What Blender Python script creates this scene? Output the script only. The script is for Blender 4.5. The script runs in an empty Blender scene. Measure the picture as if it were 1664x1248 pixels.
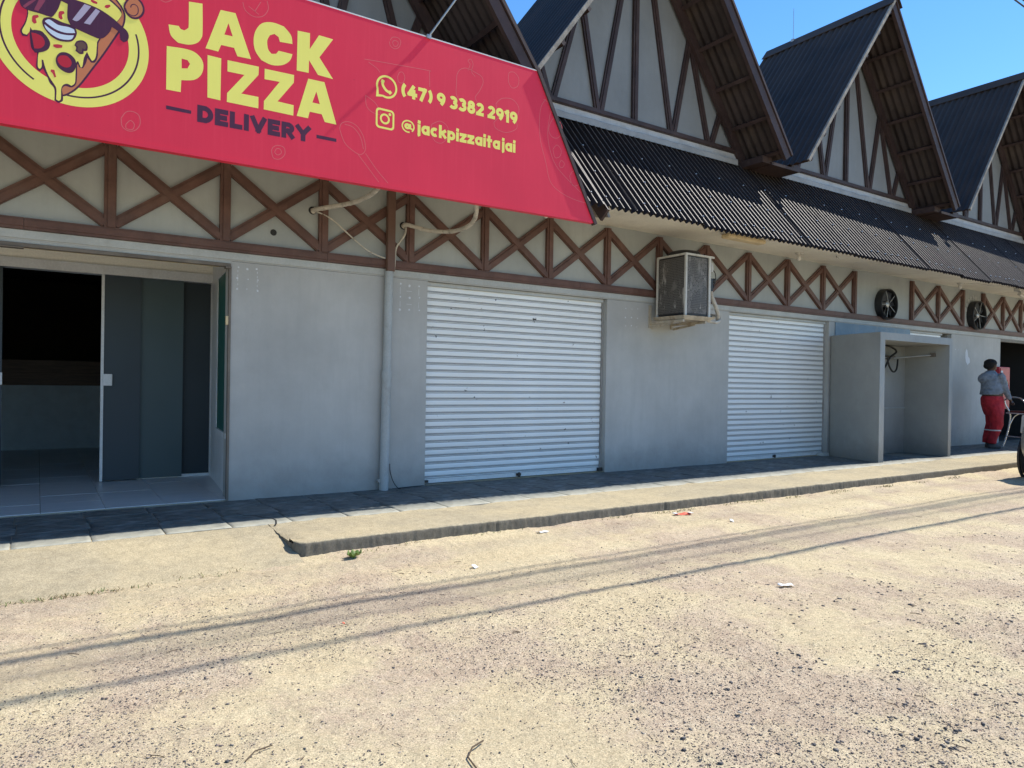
import bpy, bmesh, math, random
import numpy as np
from mathutils import Vector, Matrix, noise

random.seed(7)
rng = np.random.default_rng(11)
SC = bpy.context.scene
COL = SC.collection

# ------------------------------------------------------------------ camera
cam_d = bpy.data.cameras.new('camera')
cam = bpy.data.objects.new('camera', cam_d)
COL.objects.link(cam)
SC.camera = cam
YAW, PITCH, ROLL = 0.587118, -0.0044079, 0.0158392
cam_d.sensor_width = 36.0
cam_d.lens = 36.0 * 1159.034 / 1664.0
cam_d.clip_start = 0.05
cam_d.clip_end = 2000
Fv = Vector((math.sin(YAW) * math.cos(PITCH), math.cos(YAW) * math.cos(PITCH), math.sin(PITCH)))
R0 = Vector((math.cos(YAW), -math.sin(YAW), 0))
U0 = R0.cross(Fv)
Rv = R0 * math.cos(ROLL) + U0 * math.sin(ROLL)
Uv = -R0 * math.sin(ROLL) + U0 * math.cos(ROLL)
cam.matrix_world = Matrix(((Rv.x, Uv.x, -Fv.x, 0), (Rv.y, Uv.y, -Fv.y, 0), (Rv.z, Uv.z, -Fv.z, 1.12), (0, 0, 0, 1)))

# ------------------------------------------------------------------ world, sun, exposure
SUN_DIR = Vector((0.76, -0.08, 1.0)).normalized()
elev = math.asin(SUN_DIR.z)
azim = math.atan2(SUN_DIR.x, SUN_DIR.y)
world = bpy.data.worlds.new('World')
SC.world = world
world.use_nodes = True
wn = world.node_tree
wn.nodes.clear()
sky = wn.nodes.new('ShaderNodeTexSky')
sky.sky_type = 'NISHITA'
sky.sun_disc = False
sky.sun_elevation = elev
sky.sun_rotation = azim
sky.air_density = 1.0
sky.dust_density = 0.0
sky.ozone_density = 3.5
bg = wn.nodes.new('ShaderNodeBackground')
bg.inputs['Strength'].default_value = 0.138
wo = wn.nodes.new('ShaderNodeOutputWorld')
hsv = wn.nodes.new('ShaderNodeHueSaturation')
hsv.inputs['Saturation'].default_value = 1.22
wn.links.new(sky.outputs[0], hsv.inputs['Color'])
wn.links.new(hsv.outputs[0], bg.inputs[0])
wn.links.new(bg.outputs[0], wo.inputs[0])
sun_d = bpy.data.lights.new('sun', 'SUN')
sun_d.energy = 4.0
sun_d.angle = math.radians(0.53)
sun_d.color = (1.0, 0.95, 0.87)
sun = bpy.data.objects.new('sun', sun_d)
COL.objects.link(sun)
sun.rotation_euler = SUN_DIR.to_track_quat('Z', 'Y').to_euler()
SC.view_settings.view_transform = 'Standard'
SC.view_settings.look = 'None'
SC.view_settings.gamma = 1.0
SC.view_settings.use_curve_mapping = False
SC.view_settings.exposure = 0.68

# ------------------------------------------------------------------ materials
class NT:
    def __init__(s, name):
        s.m = bpy.data.materials.new(name); s.m.use_nodes = True
        s.t = s.m.node_tree; s.b = s.t.nodes['Principled BSDF']
        s.tc = s.t.nodes.new('ShaderNodeTexCoord')
    def n(s, typ, **kw):
        nd = s.t.nodes.new(typ)
        for k, v in kw.items():
            if k in nd.inputs: nd.inputs[k].default_value = v
            else: setattr(nd, k, v)
        return nd
    def l(s, a, b): s.t.links.new(a, b)
    def noise(s, scale, detail=4, rough=0.55, vec=None, stretch=None, dist=0.0):
        nd = s.n('ShaderNodeTexNoise')
        nd.inputs['Scale'].default_value = scale; nd.inputs['Detail'].default_value = detail
        nd.inputs['Roughness'].default_value = rough; nd.inputs['Distortion'].default_value = dist
        v = vec or s.tc.outputs['Object']
        if stretch:
            mp = s.n('ShaderNodeMapping'); mp.inputs['Scale'].default_value = stretch
            s.l(v, mp.inputs['Vector']); v = mp.outputs[0]
        s.l(v, nd.inputs['Vector'])
        return nd.outputs['Fac']
    def voro(s, scale, feat='F1', rand=1.0, out='Distance'):
        nd = s.n('ShaderNodeTexVoronoi'); nd.feature = feat
        nd.inputs['Scale'].default_value = scale; nd.inputs['Randomness'].default_value = rand
        s.l(s.tc.outputs['Object'], nd.inputs['Vector'])
        return nd.outputs[out]
    def ramp(s, fac, stops):
        nd = s.n('ShaderNodeValToRGB'); cr = nd.color_ramp
        while len(cr.elements) < len(stops): cr.elements.new(0.5)
        for e, (p, c) in zip(cr.elements, stops):
            e.position = p; e.color = (c, c, c, 1) if isinstance(c, (int, float)) else (*c, 1)
        s.l(fac, nd.inputs[0]); return nd.outputs[0]
    def mix(s, fac, a, b, mode='MIX'):
        nd = s.n('ShaderNodeMix'); nd.data_type = 'RGBA'; nd.blend_type = mode
        for i, v in ((0, fac), (6, a), (7, b)):
            if isinstance(v, (int, float)): nd.inputs[i].default_value = v
            elif isinstance(v, tuple): nd.inputs[i].default_value = (*v, 1)
            else: s.l(v, nd.inputs[i])
        return nd.outputs[2]
    def math(s, op, a, b=0.0):
        nd = s.n('ShaderNodeMath'); nd.operation = op
        for i, v in ((0, a), (1, b)):
            if isinstance(v, (int, float)): nd.inputs[i].default_value = v
            else: s.l(v, nd.inputs[i])
        return nd.outputs[0]
    def base(s, c):
        if isinstance(c, tuple): s.b.inputs['Base Color'].default_value = (*c, 1)
        else: s.l(c, s.b.inputs['Base Color'])
    def bump(s, h, strength=0.3, dist=0.01, prev=None):
        nd = s.n('ShaderNodeBump'); nd.inputs['Strength'].default_value = strength
        nd.inputs['Distance'].default_value = dist; s.l(h, nd.inputs['Height'])
        if prev is not None: s.l(prev, nd.inputs['Normal'])
        s.l(nd.outputs[0], s.b.inputs['Normal']); return nd.outputs[0]
    def set(s, **kw):
        for k, v in kw.items(): s.b.inputs[k.replace('_', ' ')].default_value = v
        return s

MATS = {}
def painted(name, c, rough=0.6, var=0.12, scale=2.0, fine=60, bump=0.15, bd=0.004, dirt=None, dirt_amt=0.3,
            dirt_scale=3.0, metal=0.0, spec=0.4, stretch=None):
    t = NT(name)
    dk = tuple(v * (1 - var) for v in c); lt = tuple(min(1, v * (1 + var)) for v in c)
    col = t.ramp(t.noise(scale, 5, 0.6, stretch=stretch), [(0.3, dk), (0.7, lt)])
    f2 = t.ramp(t.noise(fine, 3), [(0.3, 0.94), (0.7, 1.06)])
    col = t.mix(1.0, col, f2, 'MULTIPLY')
    if dirt:
        m = t.ramp(t.noise(dirt_scale, 8, 0.7, stretch=(1, 1, 0.6)), [(0.52, 0.0), (0.72, dirt_amt)])
        col = t.mix(m, col, dirt)
    t.base(col); t.set(Roughness=rough, Metallic=metal); t.b.inputs['Specular IOR Level'].default_value = spec
    if bump: t.bump(t.noise(fine, 4), bump, bd)
    MATS[name] = t.m
    return t.m
def plain(name, c, rough=0.6, metal=0.0, spec=0.4):
    t = NT(name)
    col = t.ramp(t.noise(9, 3), [(0.3, tuple(v * .93 for v in c)), (0.7, tuple(min(1, v * 1.05) for v in c))])
    t.base(col); t.set(Roughness=rough, Metallic=metal); t.b.inputs['Specular IOR Level'].default_value = spec
    MATS[name] = t.m
    return t.m

def wall_mat(name, c):
    t = NT(name)
    col = t.ramp(t.noise(0.9, 6, 0.65), [(0.3, tuple(v * .84 for v in c)), (0.7, tuple(v * 1.14 for v in c))])
    streak = t.ramp(t.noise(3.0, 6, 0.7, stretch=(3.5, 1, 0.35)), [(0.45, 0.0), (0.8, 0.35)])
    col = t.mix(streak, col, tuple(v * .78 for v in c))
    scuff = t.ramp(t.noise(11, 8, 0.8, stretch=(0.6, 1, 1.5)), [(0.64, 0.0), (0.72, 0.5)])
    col = t.mix(scuff, col, tuple(v * .7 for v in c))
    light = t.ramp(t.noise(6, 8, 0.75), [(0.66, 0.0), (0.75, 0.35)])
    col = t.mix(light, col, tuple(min(1, v * 1.35) for v in c))
    # grime splashed up from the pavement
    sep = t.n('ShaderNodeSeparateXYZ'); t.l(t.tc.outputs['Object'], sep.inputs[0])
    hz = t.math('ADD', sep.outputs['Z'], t.math('MULTIPLY', t.noise(5, 6, 0.7), 0.5))
    gr = t.ramp(hz, [(0.24, 0.75), (0.62, 0.0)])
    col = t.mix(gr, col, (c[0] * .62, c[1] * .6, c[2] * .58))
    t.base(col); t.set(Roughness=0.62); t.b.inputs['Specular IOR Level'].default_value = 0.3
    b1 = t.bump(t.noise(2.2, 4), 0.35, 0.03)
    t.bump(t.noise(45, 5, 0.6), 0.3, 0.004, b1)
    MATS[name] = t.m
    return t.m

wall_mat('wall_paint', (0.41, 0.415, 0.405))
wall_mat('band_paint', (0.345, 0.37, 0.365))
wall_mat('gable_paint', (0.25, 0.265, 0.27))
wall_mat('niche_paint', (0.32, 0.325, 0.31))
painted('blue_paint', (0.16, 0.24, 0.31), 0.55, 0.15, dirt=(0.28, 0.31, 0.33), dirt_amt=0.7, dirt_scale=5)
painted('soffit_paint', (0.74, 0.71, 0.62), 0.7, 0.1, 1.2, dirt=(0.35, 0.31, 0.24), dirt_amt=0.4, dirt_scale=2)
painted('lintel_paint', (0.42, 0.44, 0.43), 0.6, 0.12, 3, dirt=(0.25, 0.22, 0.18), dirt_amt=0.4)
painted('timber_brown', (0.112, 0.056, 0.043), 0.55, 0.25, 3, fine=40, stretch=(2, 2, 2), dirt=(0.17, 0.11, 0.09), dirt_amt=0.5, dirt_scale=6)
painted('timber_dark', (0.052, 0.032, 0.030), 0.6, 0.3, 4, fine=40, dirt=(0.1, 0.07, 0.06), dirt_amt=0.5, dirt_scale=6)
painted('timber_weathered', (0.30, 0.27, 0.23), 0.8, 0.35, 8, fine=60, bump=0.4, dirt=(0.12, 0.1, 0.08), dirt_amt=0.6, dirt_scale=12)
painted('roof_sheet_dark', (0.042, 0.028, 0.020), 0.6, 0.3, 1.5, fine=25, dirt=(0.038, 0.032, 0.028), dirt_amt=0.6, dirt_scale=2.0, spec=0.3)
painted('awning_crest_glint', (0.12, 0.095, 0.075), 0.5, 0.35, 14, fine=60, bump=0.1, spec=0.45)  # paler ridge stripes: sun highlight on the corrugation painted as colour
painted('roof_underside', (0.050, 0.036, 0.033), 0.75, 0.4, 1.5, fine=25, dirt=(0.1, 0.075, 0.055), dirt_amt=0.6, dirt_scale=2.5)
painted('awning_sheet', (0.021, 0.015, 0.014), 0.55, 0.3, 2.0, fine=30, dirt=(0.04, 0.03, 0.026), dirt_amt=0.4, dirt_scale=2.0, spec=0.22, bump=0.05)
painted('flashing_metal', (0.33, 0.33, 0.32), 0.55, 0.2, 3, dirt=(0.25, 0.24, 0.22), dirt_amt=0.6, dirt_scale=5)
painted('flashing_skylit', (0.75, 0.77, 0.78), 0.5, 0.15, 6, dirt=(0.4, 0.4, 0.4), dirt_amt=0.6, dirt_scale=9)  # ledge top only: sky reflection painted in as white
painted('aluminium_white', (0.66, 0.68, 0.69), 0.4, 0.08, 3, dirt=(0.3, 0.29, 0.27), dirt_amt=0.35)
painted('aluminium_grey', (0.33, 0.33, 0.32), 0.45, 0.1, 3, dirt=(0.18, 0.15, 0.12), dirt_amt=0.6, dirt_scale=5)
painted('rail_bronze', (0.14, 0.12, 0.10), 0.55, 0.2, 4, dirt=(0.28, 0.25, 0.2), dirt_amt=0.5)
painted('pvc_grey', (0.36, 0.39, 0.40), 0.5, 0.1, 3, dirt=(0.2, 0.19, 0.17), dirt_amt=0.5, dirt_scale=6)
painted('pvc_brown', (0.115, 0.062, 0.045), 0.5, 0.15, 3)
painted('cable_sheath', (0.50, 0.47, 0.41), 0.75, 0.2, 8, fine=90, dirt=(0.16, 0.13, 0.1), dirt_amt=0.9, dirt_scale=14)
plain('black_rubber', (0.018, 0.018, 0.018), 0.6)
plain('black_plastic', (0.022, 0.022, 0.024), 0.45)
plain('wire_black', (0.03, 0.03, 0.03), 0.6)
plain('screw_metal', (0.75, 0.74, 0.72), 0.3, 0.6)
plain('galvanised', (0.42, 0.42, 0.41), 0.4, 0.7)
plain('chrome', (0.62, 0.62, 0.61), 0.25, 0.85)
painted('plaster_pale', (0.44, 0.44, 0.43), 0.6, 0.15, 3, dirt=(0.3, 0.28, 0.26), dirt_amt=0.6)
painted('cream_paint', (0.86, 0.84, 0.76), 0.5, 0.04, 2)
painted('ac_white', (0.55, 0.54, 0.50), 0.5, 0.1, 4, dirt=(0.25, 0.2, 0.14), dirt_amt=0.8, dirt_scale=8)
painted('ac_pan', (0.42, 0.37, 0.29), 0.6, 0.25, 6, dirt=(0.2, 0.12, 0.06), dirt_amt=0.9, dirt_scale=9)
plain('bulb_glass', (0.7, 0.69, 0.64), 0.2)
painted('lamp_yellowed', (0.62, 0.50, 0.30), 0.5, 0.15, 8)
plain('patch_white', (0.60, 0.63, 0.66), 0.7)
plain('wood_red', (0.13, 0.03, 0.022), 0.35)
painted('cabinet_red', (0.42, 0.022, 0.035), 0.4, 0.1, 4)
plain('cabinet_glass', (0.12, 0.1, 0.1), 0.1)
plain('skin', (0.075, 0.036, 0.022), 0.5)
plain('hair', (0.008, 0.007, 0.007), 0.8)
painted('shirt_grey', (0.20, 0.225, 0.26), 0.85, 0.3, 9, fine=18, bump=0.9, bd=0.03)
painted('trousers_red', (0.40, 0.018, 0.028), 0.8, 0.35, 7, fine=13, bump=0.9, bd=0.04)
plain('reflective_band', (0.6, 0.6, 0.6), 0.5)
plain('shoe', (0.06, 0.06, 0.065), 0.7)
painted('car_silver', (0.34, 0.34, 0.33), 0.3, 0.05, 2, metal=0.55, spec=0.6, bump=0)
plain('car_glass', (0.02, 0.025, 0.03), 0.06, spec=0.7)
plain('tyre', (0.022, 0.022, 0.022), 0.8)
plain('plate', (0.5, 0.5, 0.5), 0.5)
plain('lens_clear', (0.45, 0.46, 0.47), 0.1)
plain('mirror_glass', (0.8, 0.85, 0.9), 0.03, 1.0)
plain('moto_paint', (0.02, 0.02, 0.03), 0.3)
plain('lettuce', (0.13, 0.19, 0.035), 0.5)
plain('litter_white', (0.78, 0.78, 0.76), 0.7)
plain('litter_red', (0.70, 0.10, 0.05), 0.6)
plain('twig', (0.10, 0.07, 0.045), 0.9)
plain('weed', (0.13, 0.17, 0.05), 0.8)
plain('straw', (0.30, 0.22, 0.12), 0.9)
# interior
plain('interior_wall', (0.62, 0.74, 0.80), 0.7)
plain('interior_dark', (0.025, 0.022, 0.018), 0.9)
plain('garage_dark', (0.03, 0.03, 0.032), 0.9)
t = NT('counter_wood')
g = t.noise(4, 6, 0.7, stretch=(1.0, 1, 12))
t.base(t.ramp(g, [(0.3, (0.05, 0.028, 0.018)), (0.7, (0.13, 0.075, 0.045))])); t.set(Roughness=0.5); MATS['counter_wood'] = t.m
# dark tinted door glass, opaque film behind
for nm, c in (('door_glass', (0.048, 0.066, 0.080)), ('door_glass_overlap', (0.072, 0.105, 0.115)), ('door_glass_dark', (0.034, 0.046, 0.055)), ('window_glass', (0.02, 0.11, 0.095))):
    t = NT(nm); t.base(t.ramp(t.noise(1.2, 2), [(0.3, tuple(v * .93 for v in c)), (0.7, tuple(v * 1.07 for v in c))]))
    t.set(Roughness=0.5); t.b.inputs['Specular IOR Level'].default_value = 0.25
    MATS[nm] = t.m
# printed banner materials
def print_mat(name, c, rough=0.45, streak=True):
    t = NT(name)
    col = t.ramp(t.noise(1.3, 4), [(0.3, tuple(v * .95 for v in c)), (0.7, tuple(min(1, v * 1.04) for v in c))])
    if streak:
        st = t.ramp(t.noise(6, 6, 0.7, stretch=(6, 1, 0.25)), [(0.5, 0.0), (0.85, 0.22)])
        col = t.mix(st, col, tuple(min(1, v * 1.15 + .05) for v in c))
        sp = t.ramp(t.noise(38, 2, 0.5), [(0.74, 0.0), (0.78, 0.5)])
        col = t.mix(sp, col, tuple(v * .6 for v in c))
    t.base(col); t.set(Roughness=rough); t.b.inputs['Specular IOR Level'].default_value = 0.35
    t.bump(t.noise(1.3, 3, stretch=(1, 1, 0.35)), 0.35, 0.02)
    MATS[name] = t.m
print_mat('print_red', (0.74, 0.024, 0.062))
print_mat('print_yellow', (0.90, 0.82, 0.17))
print_mat('print_purple', (0.075, 0.014, 0.045))
print_mat('print_doodle', (0.72, 0.12, 0.13), streak=False)
print_mat('print_cheese', (0.88, 0.78, 0.15), streak=False)
print_mat('print_crust', (0.58, 0.19, 0.08), streak=False)
print_mat('print_crust_shade', (0.30, 0.08, 0.05), streak=False)
print_mat('print_pink', (0.55, 0.03, 0.05), streak=False)
print_mat('print_meat', (0.50, 0.015, 0.035), streak=False)
print_mat('print_white', (0.62, 0.70, 0.82), streak=False)
print_mat('print_brown', (0.14, 0.07, 0.05), streak=False)
print_mat('print_lens', (0.28, 0.05, 0.09), streak=False)
print_mat('print_glare', (0.45, 0.38, 0.50), streak=False)
# ac mesh
t = NT('ac_mesh')
v = t.voro(48, 'DISTANCE_TO_EDGE', rand=0.35)
col = t.ramp(v, [(0.05, (0.15, 0.14, 0.13)), (0.22, (0.04, 0.037, 0.035))])
sc = t.ramp(t.noise(9, 7, 0.75, stretch=(1.4, 1.4, 0.35), dist=0.8), [(0.585, 0.0), (0.64, 0.85)])
col = t.mix(sc, col, (0.42, 0.40, 0.37))
t.base(col); t.set(Roughness=0.6); t.bump(v, 0.5, 0.01); MATS['ac_mesh'] = t.m
# shutter
t = NT('shutter_white')
c = (0.80, 0.84, 0.86)
col = t.ramp(t.noise(2.5, 5, 0.6, stretch=(0.5, 1, 3)), [(0.3, tuple(v * .92 for v in c)), (0.7, tuple(min(1, v * 1.05) for v in c))])
sm = t.ramp(t.noise(9, 8, 0.75, stretch=(0.5, 1, 2)), [(0.62, 0.0), (0.72, 0.35)])
col = t.mix(sm, col, (0.38, 0.37, 0.36))
pos = t.n('ShaderNodeNewGeometry')
chn = t.n('ShaderNodeTexNoise'); chn.inputs['Scale'].default_value = 9.0; chn.inputs['Detail'].default_value = 6; chn.inputs['Roughness'].default_value = 0.7
t.l(pos.outputs['Position'], chn.inputs['Vector'])
ch = t.ramp(chn.outputs['Fac'], [(0.668, 0.0), (0.675, 1.0)])
col = t.mix(ch, col, (0.035, 0.04, 0.045))
t.base(col); t.set(Roughness=0.42); t.bump(t.noise(30, 3), 0.1, 0.003); MATS['shutter_white'] = t.m
painted('shutter_groove', (0.09, 0.095, 0.10), 0.6, 0.2, 4, dirt=(0.1, 0.09, 0.08), dirt_amt=0.6)
# concrete
def concrete(name, c, sand, amt=0.5):
    t = NT(name)
    col = t.ramp(t.noise(2.5, 6, 0.65), [(0.3, tuple(v * .85 for v in c)), (0.7, tuple(v * 1.1 for v in c))])
    col = t.mix(t.ramp(t.noise(1.1, 6, 0.7), [(0.42, 0.0), (0.6, amt)]), col, sand)
    sp = t.ramp(t.voro(120), [(0.12, 0.45), (0.34, 1.0)])
    col = t.mix(0.8, col, sp, 'MULTIPLY')
    col = t.mix(0.9, col, t.ramp(t.noise(110, 4, 0.85), [(0.36, 0.62), (0.64, 1.28)]), 'MULTIPLY')
    col = t.mix(0.8, col, t.ramp(t.noise(14, 7, 0.8), [(0.35, 0.78), (0.65, 1.12)]), 'MULTIPLY')
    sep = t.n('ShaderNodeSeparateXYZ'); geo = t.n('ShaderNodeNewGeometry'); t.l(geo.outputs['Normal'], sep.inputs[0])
    side = t.ramp(sep.outputs['Z'], [(0.35, 1.0), (0.8, 0.0)])  # upright faces go darker: kerb shade painted into the colour
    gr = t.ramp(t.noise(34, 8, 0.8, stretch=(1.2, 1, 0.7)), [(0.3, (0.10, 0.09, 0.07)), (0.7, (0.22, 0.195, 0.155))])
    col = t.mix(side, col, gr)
    t.base(col); t.set(Roughness=0.9); t.b.inputs['Specular IOR Level'].default_value = 0.2
    b = t.bump(t.noise(60, 6, 0.7), 0.5, 0.006); t.bump(t.voro(190), 0.25, 0.003, b)
    MATS[name] = t.m
concrete('kerb_concrete', (0.43, 0.365, 0.245), (0.52, 0.43, 0.27), 0.8)
# stone tile
t = NT('stone_tile')
oi = t.n('ShaderNodeObjectInfo')
c1 = t.ramp(oi.outputs['Random'], [(0.0, (0.105, 0.115, 0.11)), (0.5, (0.13, 0.14, 0.13)), (1.0, (0.115, 0.125, 0.125))])
col = t.mix(1.0, c1, t.ramp(t.noise(6, 8, 0.7, dist=1.0), [(0.3, 0.6), (0.7, 1.35)]), 'MULTIPLY')
vc = t.n('ShaderNodeTexVoronoi'); vc.inputs['Scale'].default_value = 9; mpv = t.n('ShaderNodeMapping'); mpv.inputs['Rotation'].default_value = (0, 0, .6); mpv.inputs['Scale'].default_value = (1, 3, 1); t.l(t.tc.outputs['Object'], mpv.inputs['Vector']); t.l(mpv.outputs[0], vc.inputs['Vector'])
hs = t.n('ShaderNodeSeparateColor'); t.l(vc.outputs['Color'], hs.inputs[0])
col = t.mix(1.0, col, t.ramp(hs.outputs[0], [(0.0, 0.65), (1.0, 1.45)]), 'MULTIPLY')
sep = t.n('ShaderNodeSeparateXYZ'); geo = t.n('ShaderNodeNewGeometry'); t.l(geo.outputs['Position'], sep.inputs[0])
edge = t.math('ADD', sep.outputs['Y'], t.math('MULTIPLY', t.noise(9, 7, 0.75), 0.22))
sand = t.ramp(t.math('MULTIPLY', t.math('SUBTRACT', edge, 5.40), 1.0), [(0.28, 0.9), (0.52, 0.0)])  # paler outer strip: sunlit band painted into the tile colour as sandy tint
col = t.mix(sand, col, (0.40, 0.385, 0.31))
t.base(col); t.set(Roughness=0.65)
b = t.bump(t.voro(9, 'F1'), 0.5, 0.03); t.bump(t.noise(30, 6, 0.7), 0.4, 0.006, b); MATS['stone_tile'] = t.m
painted('grout', (0.26, 0.24, 0.19), 0.9, 0.2, 5)
t = NT('ceramic_tile')
col = t.ramp(t.noise(3, 5, 0.6, stretch=(1, 3, 1)), [(0.3, (0.50, 0.52, 0.53)), (0.7, (0.60, 0.62, 0.63))])
col = t.mix(t.ramp(t.noise(8, 7, 0.7), [(0.6, 0.0), (0.75, 0.35)]), col, (0.2, 0.19, 0.17))
t.base(col); t.set(Roughness=0.3); t.bump(t.noise(20, 3), 0.05, 0.003); MATS['ceramic_tile'] = t.m
# sandy ground
t = NT('sand_ground')
big = t.noise(0.55, 6, 0.65)
col = t.ramp(t.noise(1.6, 7, 0.7), [(0.3, (0.60, 0.49, 0.305)), (0.7, (0.71, 0.595, 0.38))])
grav = t.ramp(t.noise(0.85, 7, 0.72), [(0.45, 0.0), (0.57, 1.0)])
gcol = t.ramp(t.noise(5, 8, 0.75), [(0.3, (0.39, 0.275, 0.22)), (0.7, (0.62, 0.495, 0.37))])
col = t.mix(t.math('MULTIPLY', grav, 0.6), col, gcol)
sp_ = t.n('ShaderNodeSeparateXYZ'); t.l(t.tc.outputs['Object'], sp_.inputs[0])
# compacted, greyer wheel track running along the kerb
yy_ = t.math('ADD', sp_.outputs['Y'], t.math('MULTIPLY', t.noise(0.9, 6, 0.7, stretch=(0.35, 1, 1)), 0.5))
tr_ = t.math('SUBTRACT', 1.0, t.math('MINIMUM', t.math('MULTIPLY', t.math('ABSOLUTE', t.math('SUBTRACT', yy_, 3.82)), 2.6), 1.0))
tr2_ = t.math('SUBTRACT', 1.0, t.math('MINIMUM', t.math('MULTIPLY', t.math('ABSOLUTE', t.math('SUBTRACT', yy_, 4.72)), 4.5), 1.0))
trk = t.math('MULTIPLY', t.math('MAXIMUM', tr_, t.math('MULTIPLY', tr2_, 0.6)), t.ramp(t.noise(2.2, 6, 0.7, stretch=(0.3, 1, 1)), [(0.3, 0.45), (0.6, 1.0)]))
col = t.mix(t.math('MULTIPLY', trk, 0.62), col, (0.33, 0.275, 0.205))
fine = t.ramp(t.noise(150, 4, 0.85), [(0.36, 0.50), (0.64, 1.32)])
col = t.mix(0.8, col, fine, 'MULTIPLY')
fine2 = t.ramp(t.noise(42, 7, 0.85), [(0.36, 0.70), (0.64, 1.18)])
col = t.mix(0.8, col, fine2, 'MULTIPLY')
for sc_, th, amt, tint in ((85, 0.30, 1.0, (0.115, 0.07, 0.065)), (45, 0.19, 0.9, (0.11, 0.08, 0.075)), (140, 0.30, 0.8, (0.20, 0.13, 0.10)), (62, 0.24, 0.9, (0.17, 0.09, 0.085)), (200, 0.28, 0.7, (0.24, 0.165, 0.12)), (100, 0.26, 0.8, (0.80, 0.74, 0.60))):
    d = t.ramp(t.voro(sc_), [(th * 0.85, 1.0), (th * 1.05, 0.0)])
    gate = t.ramp(t.noise(sc_ * 0.15, 6, 0.85), [(0.51, 0.0), (0.58, 1.0)])
    m = t.math('MULTIPLY', t.math('MULTIPLY', d, gate), t.math('ADD', t.math('MULTIPLY', grav, 0.72), 0.28))
    col = t.mix(t.math('MULTIPLY', m, amt), col, tint)
t.base(col); t.set(Roughness=0.95); t.b.inputs['Specular IOR Level'].default_value = 0.15
b = t.bump(t.noise(28, 7, 0.78), 0.6, 0.02); t.bump(t.noise(160, 4, 0.75), 0.55, 0.005, b)
MATS['sand_ground'] = t.m
t = NT('pebble')
oi = t.n('ShaderNodeNewGeometry')
t.base(t.ramp(oi.outputs['Random Per Island'], [(0.0, (0.06, 0.06, 0.065)), (0.45, (0.13, 0.115, 0.11)), (0.75, (0.22, 0.16, 0.13)), (1.0, (0.36, 0.32, 0.27))]))
t.set(Roughness=0.85); MATS['pebble'] = t.m
t = NT('dark_gravel')
oi = t.n('ShaderNodeNewGeometry')
t.base(t.ramp(oi.outputs['Random Per Island'], [(0.0, (0.05, 0.048, 0.05)), (0.5, (0.095, 0.088, 0.088)), (1.0, (0.24, 0.21, 0.18))]))
t.set(Roughness=0.8); MATS['dark_gravel'] = t.m

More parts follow.
